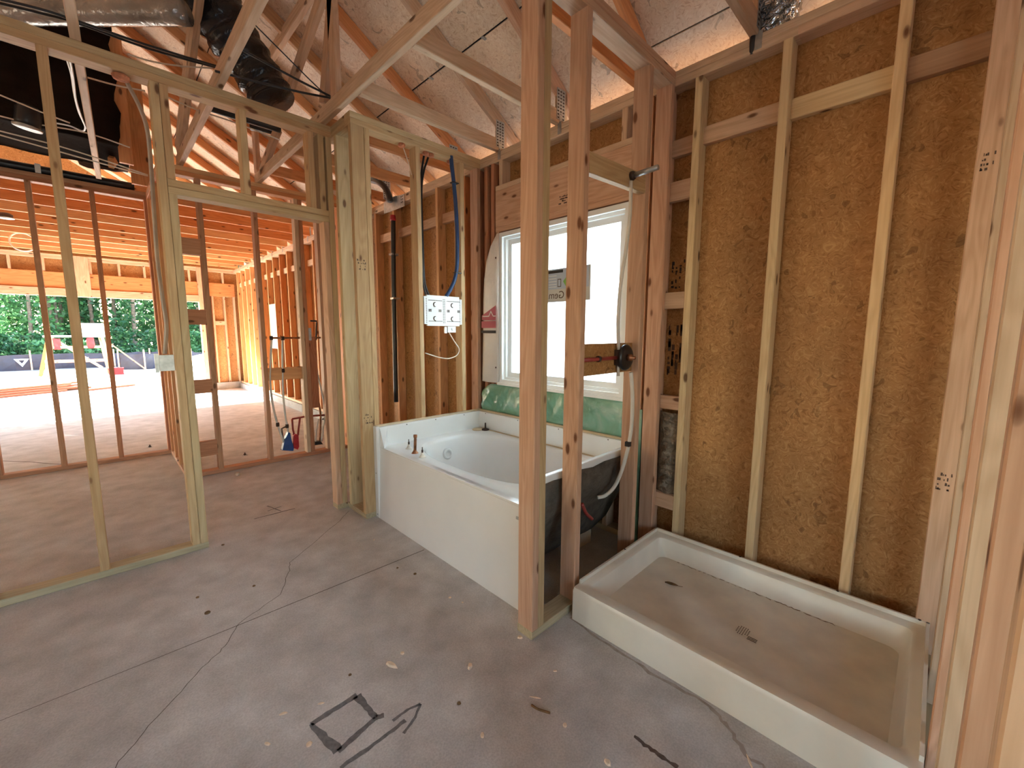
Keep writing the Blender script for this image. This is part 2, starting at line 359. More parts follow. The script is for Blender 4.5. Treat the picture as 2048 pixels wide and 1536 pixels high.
def at(u, v, ax, c):
    """the point where the sight line of a photograph pixel meets the plane ax=c"""
    d = R2*(u-1024)/F_PX-U2*(v-768)/F_PX+Fw
    i = 'xyz'.index(ax); return tuple(CAM+d*((c-CAM[i])/d[i]))
def boxgeo(lo, hi, off=0):
    (x0, y0, z0), (x1, y1, z1) = lo, hi
    v = [(x0, y0, z0), (x1, y0, z0), (x1, y1, z0), (x0, y1, z0), (x0, y0, z1), (x1, y0, z1), (x1, y1, z1), (x0, y1, z1)]
    f = [(0, 3, 2, 1), (4, 5, 6, 7), (0, 1, 5, 4), (1, 2, 6, 5), (2, 3, 7, 6), (3, 0, 4, 7)]
    return v, [tuple(i+off for i in q) for q in f]
def boxes(name, lst, material, parent=None):
    v = []; f = []
    for lo, hi in lst:
        a, b_ = boxgeo(lo, hi, len(v)); v += a; f += b_
    return mesh_obj(name, v, f, material, parent)
def lathe(name, prof, origin, axis, material, parent=None, seg=24):
    """prof: (radius, height along axis)"""
    z = Vector(axis).normalized(); a = Vector((0, 0, 1)) if abs(z.z) < 0.9 else Vector((1, 0, 0)); x = (a-z*a.dot(z)).normalized(); y = z.cross(x); o = Vector(origin)
    v = []; f = []
    for r_, h in prof:
        for k in range(seg):
            t = 2*math.pi*k/seg; v.append(tuple(o+z*h+x*(r_*math.cos(t))+y*(r_*math.sin(t))))
    for i in range(len(prof)-1):
        for k in range(seg): f.append((i*seg+k, i*seg+(k+1) % seg, (i+1)*seg+(k+1) % seg, (i+1)*seg+k))
    f.append(tuple(range(seg-1, -1, -1))); f.append(tuple(range((len(prof)-1)*seg, len(prof)*seg)))
    return mesh_obj(name, v, f, material, parent, smooth=True)
def loft(name, rings, material, parent=None, cap_end=True, cap_start=False, smooth=True):
    n = len(rings[0]); v = [p for r_ in rings for p in r_]; f = []
    for i in range(len(rings)-1):
        for k in range(n): f.append((i*n+k, i*n+(k+1) % n, (i+1)*n+(k+1) % n, (i+1)*n+k))
    if cap_end: f.append(tuple(range((len(rings)-1)*n, len(rings)*n)))
    if cap_start: f.append(tuple(range(n-1, -1, -1)))
    return mesh_obj(name, v, f, material, parent, smooth=smooth)
def autosmooth(o, ang=35):
    me = o.data; bm = bmesh.new(); bm.from_mesh(me)
    bmesh.ops.recalc_face_normals(bm, faces=bm.faces)
    for e in bm.edges:
        if len(e.link_faces) == 2 and e.calc_face_angle(0) > math.radians(ang): e.smooth = False
    bm.to_mesh(me); bm.free(); return o

ZP, ZQ, ZT = 104.3, 105.8, 107.3          # top of studs, first plate, second plate
S, W = 1.5, 3.5

# ================================================================== FLOOR AND GROUND
fl = boxes('floor', [((-295, -176, -6), (3.5, 412.5, 0))], CONC); tag(fl, 'bare grey concrete slab running through the whole framed house', 'floor', kind='structure')
gr = mesh_obj('ground', [(-1600, 412, -2.2), (1400, 412, -2.2), (1400, 3400, -2.2), (-1600, 3400, -2.2)], [(0, 1, 2, 3)], GROUND); tag(gr, 'sunlit sandy yard beyond the garage opening', 'ground', kind='structure')
g2 = mesh_obj('ground', [(3.6, -500, -6), (1400, -500, -6), (1400, 411.9, -6), (3.6, 411.9, -6)], [(0, 1, 2, 3)], GROUND); tag(g2, 'sandy side yard outside the bathroom window', 'ground', kind='structure')
dr = boxes('driveway', [((-235, 412.4, -2), (-10, 560, -0.15))], CURB); tag(dr, 'pale concrete apron in front of the garage opening', 'driveway', kind='structure')

def floor_strip(name, pts, widths, material, z=0.02, jitter=0.0):
    v = []; f = []
    for i, (x, y) in enumerate(pts):
        a = np.array(pts[max(i-1, 0)]); b_ = np.array(pts[min(i+1, len(pts)-1)]); t = (b_-a)/np.linalg.norm(b_-a); nrm = np.array([-t[1], t[0]])
        w = (widths[i] if isinstance(widths, (list, tuple)) else widths)/2
        j1, j2 = 1+jitter*random.uniform(-1, 1), 1+jitter*random.uniform(-1, 1)
        v += [(x+nrm[0]*w*j1, y+nrm[1]*w*j1, z), (x-nrm[0]*w*j2, y-nrm[1]*w*j2, z)]
    for i in range(len(pts)-1): f.append((2*i, 2*i+1, 2*i+3, 2*i+2))
    return mesh_obj(name, v, f, material, fl)
def densify(pts, n, jit):
    out = []
    for i in range(len(pts)-1):
        for k in range(n):
            t = k/n; out.append((pts[i][0]*(1-t)+pts[i+1][0]*t+random.uniform(-jit, jit), pts[i][1]*(1-t)+pts[i+1][1]*t+random.uniform(-jit, jit)))
    out.append(pts[-1]); return out
floor_strip('control_joint', [(-40.0, 38.6), (-64, 39.0), (-89.7, 39.5), (-106, 40), (-150, 41)], [.22, .2, .14, .1, .08], CRACK)
floor_strip('crack', densify([(-43.5, 73), (-50, 67), (-65.0, 55.1), (-66.5, 51), (-70.3, 43.6), (-77.9, 39.9), (-81, 35), (-84.9, 31.8), (-91.3, 25.1), (-94.8, 20.8), (-98, 15)], 7, 0.18), 0.11, CRACK)
floor_strip('crack', densify([(-140, 235), (-118, 210), (-104, 190)], 5, 0.2), 0.5, CRACK)
def px_floor(pts): return [at(u, v, 'z', 0)[:2] for u, v in pts]
sq = px_floor([(622, 1448), (714, 1391), (752, 1436), (676, 1503)])
for a, b_, w0, w1 in ((0, 1, .7, 1.0), (1, 2, 1.1, .7), (2, 3, .8, .7), (3, 0, 1.3, .6)):
    A, B = sq[a], sq[b_]; pts = densify([A, B], 9, 0.05)
    floor_strip('floor_marking', pts, [w0+(w1-w0)*i/9 for i in range(10)], MARK, 0.025, 0.25)
floor_strip('floor_marking', densify(px_floor([(752, 1436), (768, 1431)]), 4, .02), .8, MARK, 0.025, .2)
floor_strip('floor_marking', densify(px_floor([(681, 1536), (760, 1480), (811, 1441)]), 6, 0.04), .55, MARK, 0.025, .3)
floor_strip('floor_marking', densify(px_floor([(785, 1442), (815, 1420), (841, 1408)]), 5, 0.03), .38, MARK, 0.025, .3)
floor_strip('floor_marking', densify(px_floor([(841, 1408), (830, 1435), (807, 1467)]), 5, 0.03), .38, MARK, 0.025, .3)
floor_strip('floor_marking', densify(px_floor([(508, 1038), (590, 1017)]), 6, 0.1), .45, MARK, 0.025, .4)
floor_strip('floor_marking', densify(px_floor([(535, 1012), (562, 1022)]), 3, 0.1), .35, MARK, 0.025, .4)
floor_strip('floor_marking', densify(px_floor([(535, 1022), (563, 1013)]), 3, 0.1), .35, MARK, 0.025, .4)
floor_strip('stain', densify(px_floor([(1142, 1235), (1215, 1290), (1300, 1345), (1420, 1410), (1460, 1460), (1490, 1510), (1530, 1536)]), 5, 0.25), 0.5, STAIN, 0.012, .6)
floor_strip('stain', densify(px_floor([(1270, 1473), (1310, 1505), (1355, 1536)]), 6, 0.12), .5, CRACK, 0.02, .5)

# ================================================================== EXTERIOR WALL (bath side, then garage)
wr = thing('wall_right', 'exterior stud wall sheathed in orange strand board beside shower pan', 'wall', (1.75, 20, 0), kind='structure')
board(wr, 'bottom_plate', (0, -110, 0), (W, 143, S), TREATED)
board(wr, 'top_plate', (0, -110, ZP), (W, -22, ZQ), PINE); board(wr, 'top_plate', (0, -22, ZP), (W, 143, ZQ), PINE)
board(wr, 'top_plate', (0, -110, ZQ), (W, 143, ZT), PINE)
for y in (-36.12, -20.57, -4.99): board(wr, 'stud', (0, y-.75, S), (W, y+.75, ZP), PINE_L)
for y in (-67.3, -82.9, -98.5): board(wr, 'stud', (0, y-.75, S), (W, y+.75, ZP), PINE)
for y in (1.75, 5.6, 7.1): board(wr, 'stud', (0, y-.75, S), (W, y+.75, ZP), PINE)
board(wr, 'stud', (0, 7.9, S), (W, 9.4, 83.4), PINE)                                   # trimmers
board(wr, 'stud', (0, 55.3, S), (W, 56.8, 83.4), PINE)
for y in (58.3, 61.5, 65.9): board(wr, 'stud', (0, y-.75, S), (W, y+.75, ZP), PINE_R)
for y in (73.0, 88.9, 104.5, 120.4, 136.6): board(wr, 'stud', (0, y-.75, S), (W, y+.75, ZP), PINE_O)
board(wr, 'sill_plate', (0, 9.4, 34.2), (W, 55.3, 35.7), PINE)
for y in (14, 24, 36, 48): board(wr, 'cripple_stud', (0, y-.75, S), (W, y+.75, 34.2), PINE)
board(wr, 'header', (0.0, 7.9, 84.9), (1.5, 56.8, 95.8), PINE); board(wr, 'header', (2.0, 7.9, 84.9), (3.5, 56.8, 95.8), PINE)
board(wr, 'header_plate', (0, 7.9, 83.4), (W, 56.8, 84.9), PINE)
board(wr, 'header_plate', (0, 7.9, 95.8), (W, 56.8, 97.3), PINE)
for y in (12, 27, 43, 54.5): board(wr, 'cripple_stud', (0, y-.75, 97.3), (W, y+.75, ZP), PINE)
# flat blocking over the sheathing joint
for y0, y1, dz, mt in ((-35.37, -21.32, -.3, PINE_L), (-19.82, -5.74, 0, PINE), (-45.5, -36.87, 0, PINE_R), (-4.24, 1, -.8, PINE), (73.75, 88.15, .3, PINE), (89.65, 103.75, .3, PINE), (105.25, 119.65, .3, PINE), (121.15, 135.8, .3, PINE)):
    board(wr, 'blocking', (2.0, y0, 91.6+dz), (3.5, y1, 95.1+dz), mt)
for z0, z1 in ((80.8, 84.9), (57.7, 61.3), (34.9, 38.0), (11.2, 14.7)):
    board(wr, 'blocking', (0.1, -4.24, z0), (1.6, 0.95, z1), PINE)
def panel(y0, y1, z0, z1, parent=wr, mt=None):
    board(parent, 'sheathing_panel', (3.5, y0+.06, z0+.06), (4.0, y1-.06, z1-.06), mt or OSB, 0.02)
panel(-110, -36.1, 0, 93.4); panel(-36.1, 9.4, 0, 93.4); panel(9.4, 55.3, 0, 35.7); panel(55.3, 104.5, 0, 93.4); panel(104.5, 143, 0, 93.4)
panel(-110, -59, 93.4, ZT); panel(-59, 9.4, 93.4, ZT); panel(9.4, 55.3, 83, ZT); panel(55.3, 104.5, 93.4, ZT); panel(104.5, 143, 93.4, ZT)

# garage stretch of the same wall
wg = thing('wall_garage_right', 'long garage wall of bright orange studs on a concrete kerb', 'wall', (1.75, 280, 0), kind='structure')
boxes('kerb', [((-1.2, 143, 0), (4, 416, 4.8))], CURB, wg)
board(wg, 'bottom_plate', (0, 143, 4.8), (W, 412, 6.3), PINE)
board(wg, 'top_plate', (0, 143, ZP), (W, 412, ZQ), PINE); board(wg, 'top_plate', (0, 143, ZQ), (W, 412, ZT), PINE)
y = 151.5; i = 0
while y < 408:
    board(wg, 'stud', (0, y-.75, 6.3), (W, y+.75, ZP), PINE_O); 
    if y+14.8 < 409: board(wg, 'blocking', (2.0, y+.75, 91.6), (3.5, y+14.8, 95.1), PINE)
    y += 15.55; i += 1
for k in range(6): board(wg, 'sheathing_panel', (3.5, 143+45.4*k, 0), (4, 143+45.4*(k+1)-.1, ZT), OSB, .02)

# ================================================================== SHOWER END WALL (return wall)
wt = thing('wall_return', 'pale stud wall closing the end of the shower pan', 'wall', (-30, -49, 0), kind='structure')
YR = -47.35
board(wt, 'stud', (-1.5, -49, S), (0, -45.5, ZT), PINE)
board(wt, 'bottom_plate', (-84, YR-W, 0), (0, YR, S), TREATED)
board(wt, 'top_plate', (-84, YR-W, ZP), (0, YR, ZQ), PINE); board(wt, 'top_plate', (-84, YR-W, ZQ), (0, YR, ZT), PINE)
for x in (-12.5, -28.5, -41.5, -55.0): board(wt, 'stud', (x-S, YR-W, S), (x, YR, ZP), PINE)
board(wt, 'stud', (-67.3, YR-W, S), (-65.8, YR, ZP), PINE); board(wt, 'stud', (-82, YR-W, S), (-80.5, YR, ZP), PINE)
cab = tube('wall_cable', [(-64.9, YR-.45, 84), (-64.6, YR-.35, 60), (-64.8, YR-.5, 40), (-65.0, YR-.3, 20), (-64.6, YR-.5, 3)], 0.32, ROMEX)
tag(cab, 'grey flat cable stapled along a stud of the shower end wall', 'cable')
for z in (58, 22): boxes('staple', [((-65.4, YR-.6, z), (-64.2, YR+.02, z+.25))], METAL, cab)

# ================================================================== STUB WALL between shower and tub
ws = thing('wall_stub', 'short open stud wall standing between bathtub and shower pan', 'wall', (-21, 1.75, 0), kind='structure')
board(ws, 'bottom_plate', (-43.3, 0, 0), (0, W, S), TREATED)
board(ws, 'top_plate', (-43.3, 0, ZP), (0, W, ZQ), PINE); board(ws, 'top_plate', (-43.3, 0, ZQ), (0, W, ZT), PINE)
for x0, mt in ((-43.3, PINE), (-41.75, PINE_Y), (-31.6, PINE), (-10.85, PINE), (-1.5, PINE)):
    board(ws, 'stud', (x0, 0, S), (x0+S, W, ZP), mt)
stick(ws, 'blocking', (-30.1, .8, 81.1), (-10.9, .8, 82.0), 1.5, 3.5, PINE_Y, (0, 1, 0))
board(ws, 'backing_panel', (-30.1, 1.6, 44.2), (-10.9, 2.1, 50.2), OSB, .02)

# ================================================================== TUB FAR WALL, JOG, DOORWAY WALL
wb = thing('wall_tub', 'open stud wall at the tap end of the bathtub carrying the white box', 'wall', (-20, 65.9, 0), kind='structure')
board(wb, 'bottom_plate', (-39.04, 64.13, 0), (0, 67.63, S), TREATED)
board(wb, 'top_plate', (-42.5, 64.13, ZP), (0, 67.63, ZQ), PINE_Y); board(wb, 'top_plate', (-42.5, 64.13, ZQ), (0, 67.63, ZT), PINE_Y)
for x0, mt in ((-39.0, PINE_Y), (-23.8, PINE_Y), (-8.1, PINE_Y), (-1.5, PINE)):
    board(wb, 'stud', (x0, 64.13, S), (x0+S, 67.63, ZP), mt)
wj = thing('wall_jog', 'short jog of studs joining tub wall and doorway wall', 'wall', (-40.8, 70, 0), kind='structure')
board(wj, 'bottom_plate', (-42.54, 64.13, 0), (-39.04, 76.15, S), TREATED)
board(wj, 'stud', (-42.54, 64.13, S), (-39.04, 65.63, ZP), PINE_Y)
board(wj, 'stud', (-42.54, 73.2, S), (-39.04, 74.7, ZP), PINE_Y)
board(wj, 'top_plate', (-42.54, 67.63, ZP), (-39.04, 79.65, ZQ), PINE_Y)
board(wj, 'top_plate', (-42.54, 67.63, ZQ), (-39.04, 79.65, ZT), PINE_Y)
YA = 76.15
wa = thing('wall_doorway', 'open stud wall with a doorway between bathroom and hall', 'wall', (-90, 77.9, 0), kind='structure')
board(wa, 'bottom_plate', (-170, YA, 0), (-76.9, YA+W, S), TREATED)
board(wa, 'top_plate', (-170, YA, ZP), (-42.54, YA+W, ZQ), PINE_Y); board(wa, 'top_plate', (-170, YA, ZQ), (-42.54, YA+W, ZT), PINE_Y)
for x0 in (-158, -142.4, -126.8, -111.2, -95.75, -80.0): board(wa, 'stud', (x0, YA, S), (x0+S, YA+W, ZP), PINE_Y)
board(wa, 'stud', (-78.45, YA, S), (-76.95, YA+W, 82.1), PINE_Y)
board(wa, 'stud', (-45.6, YA, S), (-44.1, YA+W, 82.1), PINE); board(wa, 'stud', (-44.05, YA, S), (-42.56, YA+W, ZP), PINE_Y)
board(wa, 'bottom_plate', (-45.6, YA, 0), (-42.56, YA+W, S), TREATED)
board(wa, 'header', (-78.45, YA, 82.1), (-44.1, YA+W, 83.6), PINE_Y); board(wa, 'header', (-78.45, YA, 83.65), (-44.1, YA+W, 85.2), PINE_Y)
for x0 in (-78.45, -64.0, -48.7, -46.1): board(wa, 'cripple_stud', (x0, YA, 85.2), (x0+S, YA+W, ZP), PINE_Y)

# ================================================================== GARAGE PARTITION
w1 = thing('wall_garage', 'orange stud partition between hall and garage with ladder blocking', 'wall', (-40, 140.7, 0), kind='structure')
YB = 139.0
board(w1, 'bottom_plate', (-73.8, YB, 0), (0, YB+W, S), PINE_R)
board(w1, 'top_plate', (-73.8, YB, ZP), (0, YB+W, ZQ), PINE_O); board(w1, 'top_plate', (-73.8, YB, ZQ), (0, YB+W, ZT), PINE_O)
for x0, mt in ((-73.8, PINE_O), (-64.0, PINE_R), (-47.2, PINE_R), (-32.9, PINE), (-31.3, PINE_R), (-24.5, PINE), (-15.8, PINE_O), (-1.5, PINE_O)):
    board(w1, 'stud', (x0, YB, S), (x0+S, YB+W, ZP), mt)
for z0, z1 in ((78.5, 84.1), (54.6, 59.9), (30.2, 35.1), (7.1, 12.7)):
    board(w1, 'blocking', (-72.3, YB+.2, z0), (-64.0, YB+1.7, z1), PINE_R)
board(w1, 'blocking', (-45.7, YB+1.6, 32.9), (-32.9, YB+3.1, 37.9), PINE_O)
board(w1, 'backing_panel', (-31.2, YB+1.2, 20), (-26.6, YB+1.8, 50), PINE_R, .02)
w2 = thing('wall_garage_jog', 'narrow side wall of reddish studs running back to the garage', 'wall', (-72, 163, 0), kind='structure')
board(w2, 'bottom_plate', (-73.8, YB+W, 0), (-70.3, 183.4, S), PINE)
board(w2, 'top_plate', (-73.8, YB+W, ZP), (-70.3, 183.4, ZQ), PINE_O); board(w2, 'top_plate', (-73.8, YB+W, ZQ), (-70.3, 183.4, ZT), PINE_O)
for y in (143.4, 156, 169, 181.5): board(w2, 'stud', (-73.8, y-.75, S), (-70.3, y+.75, ZP), PINE_O)
w3 = thing('wall_garage_back', 'wide spaced stud wall framing the view into the garage', 'wall', (-100, 185, 0), kind='structure')
YC = 183.4
board(w3, 'bottom_plate', (-250, YC, 0), (-70.3, YC+W, S), PINE_R)
board(w3, 'top_plate', (-250, YC, ZP), (-70.3, YC+W, ZQ), PINE_R); board(w3, 'top_plate', (-250, YC, ZQ), (-70.3, YC+W, ZT), PINE_R)
for x0 in (-74.6, -72.2, -90.1, -106.0, -121.6, -137, -153, -168, -184): board(w3, 'stud', (x0, YC, S), (x0+S, YC+W, ZP), PINE_R)

# ================================================================== GARAGE FRONT WALL
wf = thing('wall_garage_front', 'garage front wall with a wide open door bay and deep header', 'wall', (-110, 413.7, 0), kind='structure')
YF = 412.0
board(wf, 'header', (-232, YF-.4, 83.4), (0, YF+W, 94.8), PINE_O)
board(wf, 'jamb_board', (-232, YF-1.4, 77.6), (-27.2, YF+W, 83.3), PINE)
board(wf, 'top_plate', (-232, YF, 106.2), (3.5, YF+W, 107.7), PINE); board(wf, 'top_plate', (-232, YF, 104.5), (3.5, YF+W, 106.1), PINE)
board(wf, 'post', (-27.2, YF-2.0, 0), (-19.3, YF+W, 107.3), PINE); board(wf, 'stud', (-17.8, YF, 6), (-16.3, YF+W, 83.3), PINE)
board(wf, 'stud', (-9.2, YF, 6), (-7.7, YF+W, 83.3), PINE); board(wf, 'stud', (-1.5, YF, 6), (0, YF+W, 83.3), PINE)
board(wf, 'blocking', (-16.3, YF+.5, 58), (-9.2, YF+2, 61.5), PINE)
boxes('kerb', [((-19.2, YF-1, 0), (0, YF+W, 6))], CURB, wf)
board(wf, 'sheathing_panel', (-27, YF+W, 0), (4, YF+W+.5, 83.3), OSB, .02); board(wf, 'sheathing_panel', (-232, YF+W, 83.5), (4, YF+W+.5, 117), OSB, .02)
for x0 in (-9, -33, -45, -62, -77, -93, -101, -117, -133, -149, -170, -190): board(wf, 'cripple_stud', (x0, YF, 94.8), (x0+S, YF+W, 104.5), PINE)
board(wf, 'post', (-101, YF-1.6, 77.8), (-93, YF-.5, 107.3), PINE)
board(wf, 'post', (-250, YF, 0), (-232, YF+W, 117), PINE)

# ================================================================== SHELL OUT OF VIEW (rear and far sides, with window openings)
def shell(name, label, lst):
    o = boxes(name, lst, OSB); tag(o, label, 'wall', kind='structure'); return o
shell('wall_rear', 'sheathed rear wall with two window openings', [((-299, -180, 0), (4, -176, 27)), ((-299, -180, 89), (4, -176, 230)), ((-299, -180, 27), (-192, -176, 89)), ((-148, -180, 27), (-127, -176, 89)), ((-83, -180, 27), (4, -176, 89))])
shell('wall_left', 'sheathed side wall far across the house with two window openings', [((-299, -176, 0), (-295, 416, 27)), ((-299, -176, 89), (-295, 416, 122)), ((-299, -176, 27), (-295, -5, 89)), ((-299, 25, 27), (-295, 110, 89)), ((-299, 140, 27), (-295, 416, 89))])
pr_ = boxes('sun_block_slab', [((-430, -120, 96), (-299, 218, 99))], PINE); tag(pr_, 'unseen slab added to block the sun from the far side openings', 'sun shade', kind='structure')  # added out of view to keep direct sun out of the side openings
shell('wall_gable', 'sheathed gable end above the garage opening', [((-299, 415.7, 117.2), (4, 416.2, 230)), ((-295, 412, 0), (-250, 415.5, 117))])
shell('wall_side', 'sheathed exterior wall beyond the shower end wall', [((3.5, -176, 0), (4, -110, ZT)), ((0, -176, ZP), (4, -110, ZT))])

# ================================================================== ROOF
roof = thing('roof', 'sloping strand board roof deck seen from below', 'roof', (-70, 120, 118), kind='structure')
SL = 0.6; Z0 = 118.7
def deck_panel(x0, x1, y0, y1):
    A = (x0, (y0+y1)/2, Z0-SL*x0+.3); B = (x1, (y0+y1)/2, Z0-SL*x1+.3)
    stick(roof, 'deck_panel', A, B, y1-y0-.25, .5, OSBR, (0, 1, 0), .02)
rows = [(17, -14.7), (-15.05, -55.2), (-55.5, -95.7), (-96, -149.5)]
for i, (xa, xb) in enumerate(rows):
    y = -180-(i % 2)*47
    while y < 420:
        ya, yb = max(y, -180), min(y+94.5, 420)
        if i == 0 and yb <= 10 and yb > -100:
            deck_panel(xa, 3.55, ya, yb); deck_panel(3.25, xb, ya, yb)
        elif yb-ya > 1: deck_panel(xa, xb, ya, yb)
        y += 94.5
A = (18, 120, Z0-SL*18+1.2); B = (-151, 120, Z0+SL*151+1.2); stick(roof, 'underlay', A, B, 605, .4, SHINGLE, (0, 1, 0), .02)
A = (-150, 120, Z0+SL*150+.6); B = (-318, 120, Z0-SL*18+.6); stick(roof, 'deck_panel', A, B, 605, .5, OSBR, (0, 1, 0), .02)
board(roof, 'fascia', (16, -182, 102.5), (17.5, 422, 108.4), PINE)

TY = [-38.4, -14.8, 8.8, 32.4, 56.0, 79.6, 103.2, 126.8, 150.4, 174.0]+[197.6+23.6*i for i in range(9)]
def jack(y, chord=True, xr=-44.0, label='', mtc=PINE):
    t = thing('roof_truss', label, 'roof truss', (-20, y, ZT), 'jack trusses bearing on the window wall')
    if chord: board(t, 'bottom_chord', (-43.6, y-.75, ZT), (0, y+.75, ZT+3.5), mtc)
    A = (15.5, y, Z0-SL*15.5-2.3); B = (xr, y, Z0-SL*xr-2.3)
    stick(t, 'rafter', A, B, 1.5, 3.5, mtc, (0, 1, 0))
    board(t, 'heel_block', (-.2, y-.75, ZT), (3.3, y+.75, Z0-2.5), mtc)
    pl = boxes('heel_plate', [((-1.2, y-.86, ZT+.9), (2.2, y-.76, ZT+8.6))], METAL, t)
    v = []; f = []
    for a in range(9):
        for b_ in range(3):
            q, g = boxgeo((-.9+b_*1.05, y-.93, ZT+1.2+a*.82), (-.9+b_*1.05+.55, y-.85, ZT+1.2+a*.82+.3), len(v)); v += q; f += g
    mesh_obj('teeth', v, f, BRONZE, pl)
    boxes('hurricane_tie', [((-.12, y-1.5, ZT-2.6), (-.02, y-.3, ZT+.4)), ((-.12, y-.95, ZT+.3), (.6, y-.86, ZT+2.2))], METAL, t)
    return t
for i, y in enumerate(TY):
    lab = ('jack truss over the bathtub at the tap end, its chord just before the wall plates' if i == 4 else
           'jack truss over the bathtub with a pale knotty bottom chord' if i == 3 else
           'orange jack truss just past the stub wall, over the window' if i == 2 else
           'jack truss over the shower pan beside the foil vent' if i == 1 else
           'jack truss over the end of the shower by its closing wall' if i == 0 else
           'jack truss in the closet behind the tub wall' if i < 8 else 'jack truss near the garage partition' if i < 10 else 'sloping rafter above the garage ceiling chords')
    jack(y, i < 8, -44 if i < 5 else -112, lab, PINE_O if i == 2 or i >= 5 else PINE)

def ytruss(x, y0, y1, label, webs, mt=PINE):
    t = thing('roof_truss', label, 'roof truss', (x, (y0+y1)/2, ZT), 'long trusses running toward the garage')
    board(t, 'bottom_chord', (x-.75, y0, ZT), (x+.75, y1, ZT+3.5), mt)
    for A, B in webs: stick(t, 'web', (x, *A), (x, *B), 1.5, 3.5, mt, (1, 0, 0))
    return t
ytruss(-44.4, -60, 142, 'long truss above the tub apron with a post at the doorway corner',
       [((67.2, ZT+3.5), (67.2, 143)), ((106, 122.5), (62, 141)), ((40, 141), (125, 141)), ((113, 118.3), (134.5, 110)), ((140, ZT+3.5), (140, 133)), ((75, 112), (64, 141))])
ytruss(-67.6, -60, 142, 'long truss crossing above the doorway header',
       [((86, 134.5), (138, 110)), ((90, 137), (140.3, 113.5))])
ct = thing('roof_truss', 'long truss whose pale chord hangs over the hall beside the plastic wrapped plenum', 'roof truss', (-89, 110, ZT), 'long trusses running toward the garage')
stick(ct, 'bottom_chord', (-92.2, 20, ZT+1.75), (-87.1, 176, ZT+1.75), 1.5, 3.5, PINE, (1, 0, 0))
stick(ct, 'web', (-80.5, 150, ZT), (-80.5, 150, 146), 1.5, 3.5, PINE_O, (0, 1, 0))
stick(ct, 'web', (-75.5, 174, ZT), (-75.5, 174, 150), 1.5, 5.5, PINE_O, (0, 1, 0))
stick(ct, 'web', (-84, 160, ZT+2), (-76, 185, 128), 1.5, 3.5, PINE_O, (1, 0, 0))
for i in range(10):
    y = 195+22*i
    t = thing('ceiling_joist', 'orange truss chord forming part of the garage ceiling', 'joist', (-125, y, ZT), 'garage ceiling chords')
    board(t, 'chord', (-250, y-.75, ZT), (0, y+.75, ZT+5.5), PINE_O)

# ================================================================== WINDOW
win = thing('window_1', 'white vinyl bathroom window with obscure glass above the tub', 'window', (1.8, 32, 35.7), kind='structure')
Y0, Y1, ZA, ZB = 9.6, 55.1, 35.9, 83.0
def frame(name, y0, y1, z0, z1, w, x0, x1, mt):
    return boxes(name, [((x0, y0, z0), (x1, y0+w, z1)), ((x0, y1-w, z0), (x1, y1, z1)), ((x0, y0+w, z0), (x1, y1-w, z0+w)), ((x0, y0+w, z1-w), (x1, y1-w, z1))], mt, win)
frame('window_frame', Y0, Y1, ZA, ZB, 1.3, -.1, 4.4, VINYL)
frame('window_stop', Y0+1.3, Y1-1.3, ZA+1.3, ZB-1.3, .8, 1.0, 4.2, VINYL)
frame('sash', Y0+2.1, Y1-2.1, ZA+2.1, ZB-2.1, 1.5, 2.0, 3.4, VINYL)
boxes('window_sill', [((-.7, Y0-.5, ZA-.5), (1.0, Y1+.3, ZA+.35))], VINYL, win)
boxes('pane', [((2.7, Y0+3.5, ZA+3.5), (2.8, Y1-3.5, ZB-3.5))], GLASS, win)
st = thing('window_sticker', 'printed product sticker on the outside of the frosted window', 'sticker', (3.0, 30, 61))
boxes('sticker_sheet', [((2.64, 22.4, 61.0), (2.68, 37.5, 64.6))], STICKG, st)
boxes('sticker_sheet', [((2.64, 22.4, 64.6), (2.68, 37.5, 70.3))], STICKB, st)
boxes('printed_bar', [((2.60, 31.6, 69.1), (2.63, 37.4, 69.9))], INK, st)
boxes('printed_edge', [((2.60, 22.2, 61.0), (2.66, 22.7, 70.3))], STICKG, st)
for z in (68.3, 67.5, 66.7, 65.9, 65.2): boxes('printed_line', [((2.60, 33.9, z), (2.63, 36.8, z+.16))], WHITE, st)
boxes('printed_icon', [((2.60, 32.2, 65.2), (2.63, 33.5, 67.4))], INKS, st); boxes('printed_icon_face', [((2.58, 32.4, 65.4), (2.595, 33.3, 67.2))], STICKB, st)
mesh_obj('printed_green', [(2.60, 31.5, 66.6), (2.60, 28.0, 70.2), (2.60, 27.0, 70.2), (2.60, 27.0, 64.8), (2.60, 30.2, 64.8)], [(0, 1, 2, 3, 4)], STICKN, st)
def text(body, size, loc, parent, material, rot):
    cu = bpy.data.curves.new('lettering', 'FONT'); cu.body = body; cu.size = size*K; cu.extrude = 0.0003
    tmp = bpy.data.objects.new('lettering_curve', cu); COL.objects.link(tmp)
    bpy.context.view_layer.update()
    me = bpy.data.meshes.new_from_object(tmp.evaluated_get(bpy.context.evaluated_depsgraph_get())); me.materials.clear(); me.materials.append(material)
    bpy.data.objects.remove(tmp)
    o = bpy.data.objects.new('lettering', me); COL.objects.link(o)
    o.parent = parent; o.location = Vector(loc)*K-base_loc(parent); o.rotation_euler = rot
    return o
# the sticker faces outdoors, so from indoors the lettering reads backwards
text('y Gem.', 2.9, (2.61, 28.9, 62.0), st, INKS, (math.pi/2, 0, math.pi/2))

